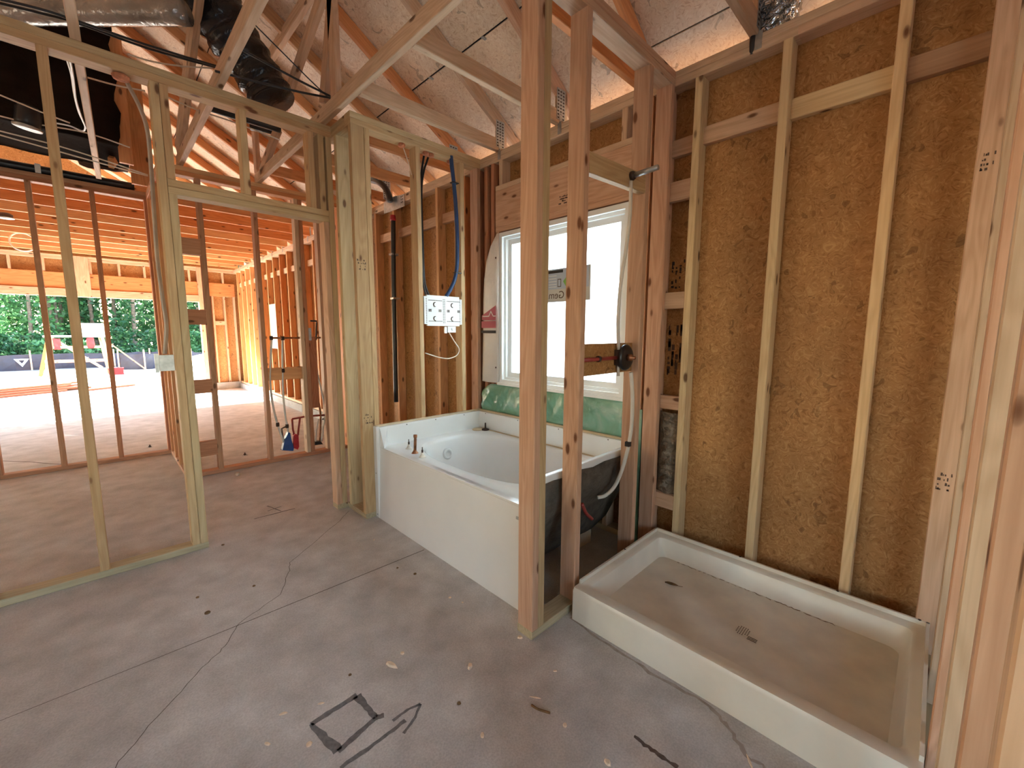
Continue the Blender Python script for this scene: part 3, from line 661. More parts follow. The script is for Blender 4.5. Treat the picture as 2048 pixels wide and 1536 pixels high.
# house wrap flap and green sheet
wrap = thing('house_wrap_flap', 'loose white house wrap flap with red house print beside the window', 'house wrap', (-.4, 58, 36))
prof = [(36.0, 62.9), (46, 62.8), (56.4, 62.5), (63, 62.2), (69.3, 61.7), (75, 60.7), (79.5, 58.8), (82.9, 55.9)]
v = []; f = []
for z, y in prof:
    for k in range(7):
        t = k/6; yy = 54.9+(y-54.9)*t; v.append((-.35-.9*math.sin(t*math.pi*.9)*(.5+.5*math.sin(z*.21)), yy, z))
for i in range(len(prof)-1):
    for k in range(6): a = i*7+k; f.append((a, a+1, a+8, a+7))
sheet = mesh_obj('sheet', v, f, WRAP, wrap, smooth=True)
md = sheet.modifiers.new('thickness', 'SOLIDIFY'); md.thickness = 0.0006
x = -1.45
boxes('printed_band', [((x, 55.2, 53.7), (x+.05, 62.2, 55.9))], WRAPR, wrap); boxes('printed_stripe', [((x, 55.2, 52.0), (x+.05, 62.2, 52.9))], INK, wrap)
mesh_obj('printed_house', [(x, 62.0, 56.2), (x, 55.2, 56.2), (x, 55.2, 60.8), (x, 62.0, 57.7)], [(0, 1, 2, 3)], WRAPR, wrap)
w_ = .3
mesh_obj('printed_house_outline', [(x-.03, 61.6, 57.6), (x-.03, 58.6, 57.6), (x-.03, 57.5, 59.2), (x-.03, 56.3, 57.6), (x-.03, 55.3, 57.6), (x-.03, 55.3, 57.3), (x-.03, 56.5, 57.3), (x-.03, 57.5, 58.7), (x-.03, 58.4, 57.3), (x-.03, 61.6, 57.3)],
         [(0, 1, 8, 9), (1, 2, 7, 8), (2, 3, 6, 7), (3, 4, 5, 6)], WRAP, wrap)
for z in (75.5, 41.0): lathe('cap_nail', [(.30, 0), (.30, .08), (.1, .12)], (-.95, 55.7, z), (-1, 0, 0), INKS, wrap, 12)

v = []; f = []; ny, nz = 60, 12
for i in range(ny+1):
    yy = 9.0+(62.8-9.0)*i/ny
    for k in range(nz+1):
        t = k/nz; zz = 25.5+(35.5-25.5)*t-(max(0, (yy-58)/4.8)**1.5)*2.5*t
        x = .1-.5-1.0*math.sin(t*math.pi)*(0.6+.4*math.sin(yy*.33+zz*.2))-.35*math.sin(yy*1.25+zz*.7)*math.sin(t*3.1)-.25*math.sin(yy*2.7-zz*1.3)*math.sin(t*3.1)
        v.append((x, yy, zz))
for i in range(ny):
    for k in range(nz): a = i*(nz+1)+k; f.append((a, a+1, a+nz+2, a+nz+1))
gs = mesh_obj('plastic_sheet', v, f, GREEN, smooth=True); tag(gs, 'crinkled green plastic sheet under the window behind the bathtub', 'plastic sheet')
md = gs.modifiers.new('thickness', 'SOLIDIFY'); md.thickness = 0.0008
gd = boxes('plastic_sheet', [((-.45, 4.2, 0), (-.2, 9.2, 34))], GREEN); tag(gd, 'green plastic sheet strip hanging behind the stub wall corner', 'plastic sheet')

# insulation between the corner studs
v = []; f = []; ny, nz = 10, 46
for i in range(ny+1):
    for k in range(nz+1):
        yy = -4.3+5.1*i/ny; zz = 14.6+19.4*k/nz; t = i/ny
        v.append((2.0-1.3*math.sin(t*math.pi)-.35*math.sin(zz*1.7+yy*2)*math.sin(t*3.1)-.3*math.sin(zz*3.9-yy)*math.sin(t*3.1), yy, zz))
for i in range(ny):
    for k in range(nz): a = i*(nz+1)+k; f.append((a, a+1, a+nz+2, a+nz+1))
ins = mesh_obj('insulation_batt', v, f, KRAFT, smooth=True); tag(ins, 'crumpled kraft faced insulation stuffed between studs in the shower corner', 'insulation')
ins.modifiers.new('thickness', 'SOLIDIFY').thickness = 0.003
def stamp(parent, plane, c, pos, w, h, seed, mt=INKS, vertical=False, n=9):
    """an unreadable mill stamp: short inked dashes lying on a face"""
    r_ = random.Random(seed); v = []; f = []
    for i in range(2*n):
        a = r_.uniform(0, w*.86); b_ = r_.choice((0, .25, .5, .75))*h; lw = r_.uniform(.04, .13)*w; lh = r_.uniform(.07, .19)*h
        q = ((a, b_), (a+lw, b_), (a+lw, b_+lh), (a, b_+lh)); k = len(v)
        for s_, t_ in q:
            if vertical: s_, t_ = t_, s_
            if plane == 'x': v.append((c, pos[0]-s_, pos[1]+t_))
            elif plane == 'y': v.append((pos[0]+s_, c, pos[1]+t_))
            else:   # roof deck, s along y, t up the slope
                xx = pos[0]-t_; v.append((xx, pos[1]-s_, Z0-SL*xx+.02))
        f.append((k, k+1, k+2, k+3))
    return mesh_obj('ink_stamp', v, f, mt, parent)
stamp(wr, 'x', 3.46, (.4, 42), 13, 3.6, 3, INKS, True, 16); stamp(wr, 'x', 3.46, (.4, 62), 7, 3.6, 4, INK, True, 9)
stamp(wr, 'x', -.03, (31.5, 86.6), 8.5, 2.4, 5, INKS, n=14)
stamp(wj, 'y', 64.10, (-42.2, 68.5), 2.8, 3, 6, INKS); stamp(wj, 'y', 64.10, (-42.2, 27.2), 2.8, 3, 7, INKS)
stamp(wt, 'x', -1.53, (-45.9, 75), 1.6, 2.6, 8, INKS); stamp(wt, 'x', -1.53, (-45.8, 28.5), 1.9, 3, 9, INKS)
stamp(wr, 'x', -.03, (73.6, 73), 1.2, 3, 10, INKS)
for q, s_ in (((5.5, 60.5), 11), ((5.5, 50), 12), ((5.8, 42), 17), ((5.2, 22), 13), ((5.2, 13), 14), ((6, 27), 18)):
    stamp(roof, 'r', 0, q, 6.5, 3.4, s_, INK, n=16)
stamp(roof, 'r', 0, (-34.5, 77), 6, 4, 15, INK, n=18)
# deck clips at the sheet joint
for y in (68.5, 44.5, 21): boxes('deck_clip', [((-15.6, y, Z0+SL*14.9-.45), (-14.2, y+.7, Z0+SL*14.9-.2))], METAL, roof)

# ================================================================== SHOWER PAN
pan = thing('shower_pan', 'cream acrylic shower pan on the slab against the strand board wall', 'shower pan', (-17, -24, 0))
def rrect(x0, x1, y0, y1, r_, z, n=6):
    out = []
    for cx, cy, a0 in ((x1-r_, y1-r_, 0), (x0+r_, y1-r_, 90), (x0+r_, y0+r_, 180), (x1-r_, y0+r_, 270)):
        for k in range(n+1):
            a = math.radians(a0+90*k/n); out.append((cx+r_*math.cos(a), cy+r_*math.sin(a), z))
    return out
PX0, PX1, PY0, PY1 = -34.0, -1.45, -47.2, -1.2
rings = [rrect(PX0, PX1, PY0, PY1, .35, 0), rrect(PX0+.1, PX1, PY0, PY1, .35, 5.5), rrect(PX0+.4, PX1-.1, PY0+.1, PY1-.1, .4, 6.05),
         rrect(-31.6, -2.9, PY0+1.4, PY1-1.4, .9, 6.05), rrect(-31.2, -3.3, PY0+1.8, PY1-1.8, 1.1, 5.6)]
autosmooth(loft('rim', rings, PANW, pan, cap_end=False), 50)
rings = [rrect(-31.2, -3.3, PY0+1.8, PY1-1.8, 1.1, 5.6), rrect(-30.2, -3.9, PY0+2.3, PY1-2.3, 1.5, 2.9), rrect(-29.3, -4.6, PY0+3.0, PY1-3.0, 1.7, 2.05)]
autosmooth(loft('basin_wall', rings, PANW, pan, cap_end=False), 60)
rings = [rrect(-29.3, -4.6, PY0+3.0, PY1-3.0, 1.7, 2.05), rrect(-22, -12, -30, -18, 2, 1.85), rrect(-18.5, -16, -26, -23.5, 1, 1.7)]
autosmooth(loft('basin_floor', rings, PANF, pan), 60)
boxes('tile_flange', [((PX0+2.2, PY1-.45, 6.0), (PX1, PY1-.05, 6.75)), ((PX1-.4, PY0, 6.0), (PX1, PY1-.05, 6.75)), ((PX0+2.2, PY0+.05, 6.0), (PX1, PY0+.45, 6.75))], PANW, pan)
dots = []
for i in range(6):
    for k in range(6):
        if random.random() < .85 and (i-2.5)**2+(k-2.5)**2 < 9: dots.append((( -18.8+i*.42, -24.4-k*.34, 1.90), (-18.8+i*.42+.15, -24.4-k*.34+.14, 1.97)))
boxes('printed_drain_pattern', dots, INKS, pan)
boxes('printed_lines', [((-19.2+i*.35, -27.6, 1.90), (-19.2+i*.35+.1, -26.2, 1.97)) for i in range(3)], INKS, pan)
for x, y in ((-18, -30), (-9, -25), (-26, -12)): pass
for x, y in ((PX0+18, PY1-.25), (PX1-.2, -19.5), (PX1-.2, -35.5), (PX1-.2, -46)): lathe('screw', [(.22, 0), (.22, .1), (.08, .16)], (x, y, 6.7), (0, 0, 1), BRONZE, pan, 10)
# dirt line where the floor meets the back of the pan
dl = [(-5.0+random.uniform(-.15, .25), -8-28*i/60, 2.09) for i in range(61)]
v = []; f = []
for i, q in enumerate(dl): v += [(q[0], q[1], 2.07), (q[0]+random.uniform(.04, .3), q[1], 2.07)]
for i in range(60):
    if random.random() < .75: f.append((2*i, 2*i+1, 2*i+3, 2*i+2))
mesh_obj('dirt_line', v, f, LEAFD, pan)
lf = thing('dry_leaf', 'small curled brown leaf lying in the shower pan', 'leaf', (-13.2, -10.3, 2.0))
v = []; f = []
for i in range(9):
    t = i/8; w = .62*math.sin(t**.8*math.pi)**.8+.02 if t < 1 else .02
    for k in (-1, 0, 1): v.append((-14.1+w*k*.8+t*.6, -9.6-2.6*t, 2.05+.25*abs(k)*(1-t)+.18*t))
for i in range(8):
    for k in range(2): a = i*3+k; f.append((a, a+1, a+4, a+3))
o = mesh_obj('blade', v, f, LEAFD, lf, smooth=True); o.modifiers.new('thickness', 'SOLIDIFY').thickness = 0.0008
tube('stalk', [(-13.5, -12.1, 2.2), (-13.3, -12.9, 2.3)], .05, LEAFD, lf, 6)

# ================================================================== BATHTUB
tub = thing('bathtub', 'white moulded alcove bathtub with flat apron under the window', 'bathtub', (-19, 34, 0))
TX0, TX1, TY0, TY1 = -38.6, -1.2, 5.0, 64.0; ZD = 20.5
n = 72
def sup(cx, cy, ax_, by, z, e=2.7, n=n):
    out = []
    for k in range(n):
        a = 2*math.pi*k/n; c_, s_ = math.cos(a), math.sin(a)
        out.append((cx+ax_*math.copysign(abs(c_)**(2/e), c_), cy+by*math.copysign(abs(s_)**(2/e), s_), z))
    return out
def rectring(z):
    out = []; cx, cy = (TX0+TX1)/2, (TY0+TY1)/2; hx, hy = (TX1-TX0)/2, (TY1-TY0)/2
    for k in range(n):
        a = 2*math.pi*k/n; c_, s_ = math.cos(a), math.sin(a); q = max(abs(c_), abs(s_)); 
        out.append((cx+hx*c_/q, cy+hy*s_/q, z))
    return out
CX, CY = -18.6, 34.3
rings = [rectring(ZD-.4), rectring(ZD), sup(CX, CY, 15.6, 25.3, ZD), sup(CX, CY, 15.0, 24.7, ZD-.35), sup(CX, CY, 14.5, 24.2, ZD-1.2), sup(CX, CY, 13.4, 22.4, 12), sup(CX, CY, 12.2, 20.5, 7.2), sup(CX, CY, 10.4, 18, 5.6, 2.4), sup(CX, CY, 5, 9, 5.2, 2.2)]
autosmooth(loft('basin', rings, TUBW, tub), 40)
ap = mesh_obj('apron', [(-39.4, 4.2, 0), (-39.4, 64, 0), (-38.6, 64, ZD-.5), (-38.6, 4.2, ZD-.5), (-38.1, 64, ZD), (-38.1, 4.2, ZD), (-37, 4.2, 0), (-37, 64, 0), (-37, 4.2, ZD), (-37, 64, ZD)],
              [(0, 3, 2, 1), (3, 5, 4, 2), (5, 8, 9, 4), (8, 6, 7, 9), (0, 6, 8, 5, 3), (1, 2, 4, 9, 7)], TUBW, tub)
# raised nailing flange on three walls
def flange(name, pts, parent=tub):
    o = boxes(name, pts, TUBW, parent)
    bv = o.modifiers.new('round', 'BEVEL'); bv.width = .25*K; bv.segments = 3; bv.limit_method = 'ANGLE'; return o
flange('flange', [((-38.9, 62.3, ZD-.4), (-1.0, 64.05, 26.0))])
flange('flange', [((-2.6, 5.0, ZD-.4), (-.9, 64.05, 26.0))])
flange('flange', [((-36.0, 5.0, 19.0), (-1.0, 6.2, 25.6))])
flange('flange', [((-39.6, 62.2, 0), (-38.5, 64.1, 26.3))])
boxes('flange_lip', [((-38.9, 63.3, 26.0), (-1.0, 64.1, 26.5)), ((-1.7, 5.0, 26.0), (-.9, 63.3, 26.5))], TANF, tub)
mesh_obj('corner_fillet', [(-38.5, 62.25, 26), (-38.5, 62.25, ZD), (-38.5, 59.9, ZD), (-36.2, 62.25, 26), (-36.2, 62.25, ZD)], [(0, 1, 2), (0, 2, 3), (2, 4, 3), (1, 4, 2), (0, 3, 4, 1)], TUBW, tub)
for x in (-37.5, -30, -20, -9): lathe('nail_hole', [(.16, 0), (.16, .03)], (x, 64.0-1.72, 25.6), (0, -1, 0), INK, tub, 10)
for y in (59, 44, 28, 12): lathe('nail_hole', [(.16, 0), (.16, .03)], (-2.58, y, 25.6), (-1, 0, 0), INK, tub, 10)
for z in (13, 1.0): lathe('nail_hole', [(.16, 0), (.16, .03)], (-39.6, 63.1, z), (-1, 0, 0), INK, tub, 10)
boxes('apron_label', [((-38.95, 6.8, 17.6), (-38.7, 8.4, 18.1))], METAL, tub)
# raw underside of the shell at the stub wall end
pr = [(5.1, 24.2), (5.4, 19.0), (7.6, 14.5), (10.2, 8.0), (13.2, 3.8), (20, 3.4)]
v = []; f = []
for k, (y, z) in enumerate(pr):
    for i in range(9):
        t = i/8; v.append((-36.6+34.6*t+(1-2*t)*k*1.3, y, z+.25*math.sin(t*21+k)))
for k in range(len(pr)-1):
    for i in range(8): a = k*9+i; f.append((a, a+1, a+10, a+9))
o = mesh_obj('shell_underside', v, f, RAWF, tub, smooth=True); md = o.modifiers.new('thickness', 'SOLIDIFY'); md.thickness = 0.012; md.offset = -1
for x in (-31, -12): boxes('foot', [((x, 13, 0), (x+4.5, 22, 3.3))], TANF, tub)
for (u, v_), tall in (((818, 897), False), ((830, 906), True), ((845, 914), False)):
    q = at(u, v_, 'z', ZD); 
    lathe('tap_base', [(.95, 0), (.8, .12), (.4, .7), (.32, 1.2)], q, (0, 0, 1), COPPER if tall else PEXW, tub, 16)
    if tall: lathe('spout_stub', [(.38, 0), (.38, 4.2), (.5, 4.2), (.5, 4.9)], q, (.05, 0, 1), COPPER, tub, 12)
    else: lathe('valve_stem', [(.25, 1.0), (.25, 1.9), (.12, 1.9), (.12, 2.6)], q, (0, 0, 1), BRONZE, tub, 10)
lathe('overflow_ring', [(1.7, 0), (1.7, .5), (1.5, .8), (.95, .8), (.9, .2)], (-19.2, 57.8, 15.6), (0, -1, .12), WHITE, tub, 24)
lathe('drain_cap', [(1.7, 0), (1.7, .25), (1.3, .5)], (-5.6, 59.6, ZD), (0, 0, 1), TANF, tub, 20)
lathe('drain_stopper', [(1.3, 0), (1.2, .35), (.3, .7), (.22, 2.4)], (-3.9, 57.6, ZD), (0, 0, 1), BRONZE, tub, 20)
boxes('dirt_band', [((-3.6, 8, ZD), (-2.6, 61, ZD+.06))], TANF, tub)

# ================================================================== SHOWER PLUMBING
va = thing('shower_valve', 'shower mixing valve with black round plasterguard on stub wall backing', 'shower valve', (-15.5, -.3, 47))
lathe('plasterguard', [(2.65, 0), (2.65, .35), (2.2, .7), (1.4, .75)], (-15.6, .5, 47.3), (0, -1, 0), BLACKP, va, 28)
lathe('cartridge', [(.7, .7), (.7, 1.6), (.35, 1.7), (.35, 2.3)], (-15.6, .5, 47.3), (0, -1, 0), COPPER, va, 16)
lathe('valve_body', [(.9, -1.5), (.9, 1.6)], (-17.2, 1.0, 47.3), (0, 0, 1), BRONZE, va, 14)
tube('supply_pipe', [(-30.1, 1.0, 47.3), (-17.5, 1.0, 47.3)], .38, PEXR, va, 10, False)
lathe('pipe_collar', [(.6, 0), (.6, .6)], (-24.5, 1.0, 47.3), (1, 0, 0), BRONZE, va, 12)
tube('outlet_nipple', [(-17.2, 1.0, 45.9), (-17.2, .9, 43.6)], .3, PEXW, va, 8, False)
rs = tube('riser_pipe', [at(1237, 700, 'y', 1.0), at(1236, 640, 'y', .8), at(1241, 570, 'y', .4), at(1252, 500, 'y', -.2), at(1260, 430, 'y', -.3), at(1262, 362, 'y', -.2)], .35, PEXW)
tag(rs, 'white pipe rising from shower valve to shower arm stub', 'pipe')
sh = thing('shower_stub_pipe', 'grey threaded shower pipe stub poking from the stub wall block', 'pipe', at(1262, 352, 'y', 0))
q = at(1264, 352, 'y', -.1); tube('nipple', [q, (q[0]-.3, q[1]-5.4, q[2]+.1)], .5, METAL, sh, 12, False)
lathe('drop_ear', [(.85, 0), (.85, .5), (.6, .9)], (q[0], q[1]+.2, q[2]), (0, -1, 0), BRONZE, sh, 14)
dp = tube('drain_hose', [at(1262, 745, 'y', .2), at(1265, 800, 'y', .2), at(1262, 860, 'y', .6), at(1250, 920, 'y', 1.5), at(1232, 968, 'y', 2.6), at(1212, 990, 'y', 4), at(1195, 995, 'y', 5.2)], .42, PEXW)
tag(dp, 'white pipe dropping from the shower valve and bending under the tub', 'pipe'); 
boxes('tie', [(tuple(c_-.5 for c_ in at(1256, 888, 'y', .9)), tuple(c_+.5 for c_ in at(1256, 888, 'y', .9)))], INK, dp)
rp = tube('hot_pipe', [at(1164, 1008, 'y', 4.2), at(1172, 1026, 'y', 4.6), at(1184, 1038, 'y', 5)], .38, PEXR); tag(rp, 'short red pipe end curling under the tub', 'pipe')

# ================================================================== ITEMS ON THE TUB WALL
pb = thing('media_panel', 'white plastic double panel with punched holes between tub wall studs', 'wiring panel', (-15.2, 64.2, 54))
xa, xb, za, zb = -22.2, -8.2, 54.2, 63.3
v = [(xa+1, za, 0), (xb-1, za, 0), (xb-1, za+.5, 0), (xb, za+.5, 0), (xb, zb-.7, 0), (xb-1, zb-.7, 0), (xb-1, zb, 0), (xa+1, zb, 0), (xa+1, zb-.4, 0), (xa, zb-.4, 0), (xa, za+.5, 0), (xa+1, za+.5, 0)]
nn = len(v); vv = [(a, 63.9, b_) for a, b_, _ in v]+[(a, 64.5, b_) for a, b_, _ in v]
o = mesh_obj('plate', vv, [tuple(range(nn)), tuple(range(2*nn-1, nn-1, -1))]+[(i, i+nn, (i+1) % nn+nn, (i+1) % nn) for i in range(nn)], WHITE, pb); autosmooth(o)
h = []
for i in range(15):
    z = za+.9+i*.5
    for x in (xa+.75, xb-.75, -15.35, -14.85): h.append(((x-.11, 63.84, z), (x+.11, 63.92, z+.24)))
for i in range(12):
    for x in (xa+1.5, -14.0): 
        for z in (za+1.3, zb-1.6): h.append(((x+i*.42, 63.84, z), (x+i*.42+.26, 63.92, z+.2)))
for x in (-20.3, -16.7, -13.6, -9.6):
    for dx in (-.35, 0, .35): h.append(((x+dx, 63.84, 58.4), (x+dx+.2, 63.92, 59.2)))
boxes('punched_hole', h, INKS, pb)['kind'] = 'stuff'
for x in (-18.4, -11.9):
    for z in (56.4, 60.6):
        v = []; f = []
        for i in range(11):
            a = math.radians(80+200*i/10); v += [(x+.75*math.cos(a), 63.83, z+.75*math.sin(a)), (x+.22+.55*math.cos(a), 63.83, z+.55*math.sin(a))]
        for i in range(10): f.append((2*i, 2*i+1, 2*i+3, 2*i+2))
        mesh_obj('crescent_slot', v, f, INKS, pb)
ob_ = thing('outlet_box', 'small pale mint device box under the white panel', 'junction box', (-13, 64, 52))
boxes('box_body', [((-14.0, 63.6, 52.2), (-10.9, 65.2, 54.1))], WHITE, ob_); boxes('clip', [((-14.9, 63.9, 52.0), (-14.0, 64.4, 53.9))], METAL, ob_)
lathe('boss', [(.5, 0), (.5, .15)], (-12.2, 63.6, 53.2), (0, -1, 0), VINYL, ob_, 14)
wc = tube('panel_cable', [at(u, v_, 'y', 64.0-d_) for u, v_, d_ in ((898, 665, .2), (908, 682, .8), (918, 698, 1.0), (914, 710, 1.0), (902, 716, .8), (890, 717, .6), (872, 713, .3), (850, 706, 0))], .18, CABLEW)
tag(wc, 'white cable looping below the outlet box to a tub wall stud', 'cable')
bl = tube('blue_cable', [at(u, v_, 'y', 64.4) for u, v_ in ((902, 312), (904, 335), (908, 370), (912, 420), (914.5, 480), (914, 530), (909, 560), (899, 582), (892, 593))], .62, BLUE, seg=10)
tag(bl, 'thick blue cable bundle dropping from the top plate to the white panel', 'cable')
for (u, v_) in ((908, 366), (914, 546)):
    c_ = at(u, v_, 'y', 64.4); boxes('cable_tie', [((c_[0]-1.0, c_[1]-.8, c_[2]-.12), (c_[0]+1.3, c_[1]+.8, c_[2]+.12))], BLACKP, bl)
for k, pts in enumerate((((850, 296), (847, 318), (843, 345), (840, 380), (842, 470), (846, 560), (852, 590)), ((861, 301), (854, 322), (847, 345), (843, 385), (845, 470), (849, 560), (858, 591)))):
    o = tube('black_cable', [at(u, v_, 'y', 66.6) for u, v_ in pts], .32, BLACKP); tag(o, 'black cable entering the closet through the tub wall top plate', 'cable', 'black cables behind the tub wall')
o = tube('thin_cable', [at(u, v_, 'y', 66) for u, v_ in ((802, 284), (810, 305), (818, 330), (823, 350))], .14, CABLEW); tag(o, 'thin pale wire slanting from the top plate above the tub wall', 'cable')
for i, (u, v_) in enumerate(((803, 282), (851, 293), (861, 299), (900, 314))):
    c_ = at(u, v_, 'y', 65.6); o = lathe('sealant_blob', [(.2, -1.0), (.95, -.9), (1.05, -.4), (.75, 0), (.2, .15)], (c_[0], c_[1], ZP+.1), (0, 0, 1), FOAM, None, 12)
    tag(o, 'orange fire sealant blob around a cable hole over the tub wall', 'sealant', 'sealant blobs under the tub wall plate')
# vent stack, nail plate on the outer wall of the closet
vp = thing('vent_pipe', 'black vent pipe running down the closet wall behind the tub', 'pipe', (-2, 118, 24))
tube('pipe', [(-1.6, 119.8, 22), (-1.6, 119.0, 66), (-1.6, 117.6, 98)], .95, BLACKP, vp, 12)
tube('elbow', [at(u, v_, 'x', -1.8) for u, v_ in ((744, 360), (757, 364), (769, 374), (777, 388), (781, 402))], 1.25, BLACKP, vp, 12)
lathe('red_collar', [(1.05, 0), (1.2, .6), (1.05, 2.2)], (-1.6, 117.7, 97.6), (0, 0, 1), REDC, vp, 14)
for z in (84, 66): boxes('strap', [((-2.7, 117.4, z), (.3, 120.0, z+.7))], METAL, vp)
npl = thing('nail_plate', 'large grey steel nail plate over the closet top plate', 'metal plate', (-.2, 119, 102))
q = [at(u, v_, 'x', -.25) for u, v_ in ((767, 398), (808, 388), (809, 412), (768, 428))]
mesh_obj('plate', q+[(a+.2, b_, c_) for a, b_, c_ in q], [(0, 1, 2, 3), (7, 6, 5, 4), (0, 4, 5, 1), (1, 5, 6, 2), (2, 6, 7, 3), (3, 7, 4, 0)], METAL, npl)
for i in range(3):
    for k in range(2): boxes('nail_hole', [((-.32, 111.8+k*1.1, 104+i*1.1), (-.24, 112.2+k*1.1, 104.4+i*1.1))], INK, npl)

# ================================================================== WIRING AND BOX AT THE DOORWAY
eb = thing('switch_box', 'grey steel switch box on the doorway stud fed by cables', 'junction box', (-81.2, 79.6, 43))
boxes('box_body', [((-82.6, 78.4, 43.3), (-80.0, 80.0, 46.9))], METAL, eb); boxes('bracket', [((-83.3, 79.7, 42.9), (-82.6, 80.2, 47.2))], METAL, eb)
for k, dx in enumerate((0, .45, .9)):
    o = tube('house_cable', [at(u+dx*4, v_, 'y', 79.9+.25*k) for u, v_ in ((240, 136), (252, 165), (278, 215), (293, 262), (300, 330), (306, 420), (313, 520), (324, 600), (331, 650), (329, 690), (328, 708))], .24, ROMEX)
    tag(o, 'grey house cable running down the doorway studs to the switch box', 'cable', 'house cables at the doorway')
o = lathe('sealant_blob', [(.2, -1.2), (1.3, -1.0), (1.5, -.4), (.9, 0)], (at(240, 140, 'y', 78)[0], 78, ZP+.1), (0, 0, 1), FOAM, None, 12); tag(o, 'brown sealant blob where cables leave the doorway wall plate', 'sealant')
for k, pts in enumerate((((133, 116), (143, 150), (149, 190), (158, 225), (170, 252), (165, 262), (140, 252), (110, 246)), ((140, 118), (147, 160), (152, 200), (163, 235), (172, 256)))):
    o = tube('white_cable', [at(u, v_, 'z', 106.9-.4*k) for u, v_ in pts], .2, VINYL); tag(o, 'white cable hanging along the pale truss chord over the hall', 'cable', 'white cables at the pale chord')
for k, pts in enumerate((((-20, -6), (80, 18), (160, 44), (300, 92), (432, 132)), ((-20, 2), (80, 26), (160, 48), (300, 98), (432, 135)), ((430, 142), (520, 165), (600, 184), (662, 196)), ((470, 92), (540, 130), (600, 162), (662, 193)), ((500, 40), (570, 110), (620, 160), (660, 198)))):
    o = tube('attic_wire', [at(u, v_, 'y', 84+2*k) if k < 2 else at(u, v_, 'y', 69.5+.5*k) for u, v_ in pts], .26 if k < 4 else .15, BLACKP); tag(o, 'black wire strung through the truss webs above the doorway wall', 'wire', 'black wires above the doorway wall')
for k, (pts, yy) in enumerate(((((255, 108), (300, 122), (360, 132), (425, 136)), 95), (((0, 190), (85, 225), (140, 246)), 130), (((0, 232), (60, 246), (170, 265), (260, 295)), 142), (((0, 262), (110, 290), (200, 318), (296, 350)), 143), (((0, 270), (100, 298), (200, 326), (296, 352)), 144.5), (((175, 155), (230, 170), (290, 182)), 100), (((325, 190), (400, 222), (470, 245), (560, 280)), 96))):
    o = tube('pale_wire', [at(u, v_, 'y', yy) for u, v_ in pts], .2, CABLEW); tag(o, 'thin pale wire draped among the trusses over the hall', 'wire', 'pale wires over the hall')

# ================================================================== DUCTS
fd = thing('flex_duct', 'shiny black flexible duct slanting down above the doorway wall', 'duct', at(535, 185, 'y', 95))
pts = [at(400, -60, 'y', 95), at(428, 10, 'y', 95), at(462, 70, 'y', 95), at(498, 125, 'y', 94), at(532, 176, 'y', 93), at(548, 205, 'y', 92)]
P = smooth_path(pts, 10); nseg = len(P)
tube('duct_skin', pts, lambda t: 6.6*(1.08-.26*t)+.35*math.sin(t*46)+.15*math.sin(t*97), DUCT, fd, 24, True, 10)
o = thing('supply_plenum', 'big plenum wrapped in dark plastic over the hall', 'duct', (-100, 160, 109))
def blob(name, lo, hi, material, parent, seed, amp, nx=16, ny=10, nz=12):
    bm = bmesh.new(); bmesh.ops.create_cube(bm, size=1.0); bmesh.ops.subdivide_edges(bm, edges=bm.edges, cuts=9, use_grid_fill=True)
    c_ = [(a+b_)/2 for a, b_ in zip(lo, hi)]; s_ = [b_-a for a, b_ in zip(lo, hi)]; r_ = random.Random(seed); ph = [r_.uniform(0, 6) for _ in range(6)]
    v = []
    for q in bm.verts:
        p_ = [c_[i]+q.co[i]*s_[i] for i in range(3)]; d_ = Vector([q.co[i] for i in range(3)]).normalized()
        a = amp*(math.sin(p_[0]*.31+ph[0])+math.sin(p_[2]*.47+p_[1]*.2+ph[1])+.6*math.sin(p_[0]*.9+p_[2]*.8+ph[2]))
        v.append(tuple(p_[i]+d_[i]*a for i in range(3)))
    f = [tuple(w.index for w in q.verts) for q in bm.faces]; bm.free()
    return mesh_obj(name, v, f, material, parent, smooth=True)
blob('wrap', (-135, 148, 112), (-82, 176, 146), DUCT2, o, 3, .8); blob('collar', (-92, 174, 112), (-78, 181, 142), plain('brown_wrap', (0.07, 0.05, 0.04), 0.4, 0, .4, 6, .5, 10), o, 5, .5)
gd_ = tube('metal_duct', [at(-60, 22, 'z', 128), at(0, 24, 'z', 128), at(150, 26, 'z', 128), at(372, 26, 'z', 128)], 2.6, GREYD, seg=16); tag(gd_, 'long grey wrapped duct running level above the hall', 'duct')
lk_ = thing('recessed_light', 'black recessed light can with a pale ring over the hall', 'light fixture', (-101.2, 139, 108))
lathe('can', [(2.4, 0), (2.6, 1.2), (2.6, 4.5), (1.8, 5.5)], (-101.2, 139, 108.6), (.15, -.1, 1), BLACKP, lk_, 20); lathe('ring', [(2.9, -.2), (3.0, .3), (2.4, .5)], (-101.2, 139, 108.3), (.15, -.1, 1), METAL, lk_, 20)
bp_ = tube('waste_pipe', [(-140, 185, 108.9), (-108, 185, 108.9), (-77, 185, 108.9)], 1.5, BLACKP, seg=12); tag(bp_, 'black pipe lying along the garage back wall plate', 'pipe')
for x in (-103, -98): boxes('band', [((x, 183.4, 107.4), (x+1.4, 186.6, 110.5))], WHITE, bp_)
o = tube('drain_line', [at(405, 210, 'y', 100), at(455, 226, 'y', 100), at(560, 258, 'y', 100)], 1.1, BLACKP, seg=10); tag(o, 'black pipe seen above the doorway header in the hall', 'pipe')
o = tube('drain_line', [at(500, 250, 'y', 125), at(560, 262, 'y', 122)], 1.6, BLACKP, seg=10); tag(o, 'thick black pipe end over the hall with pale sealant', 'pipe')
fv = thing('foil_vent', 'crumpled foil vent duct standing on the top plate above the shower', 'duct', (7, -15.5, ZT))
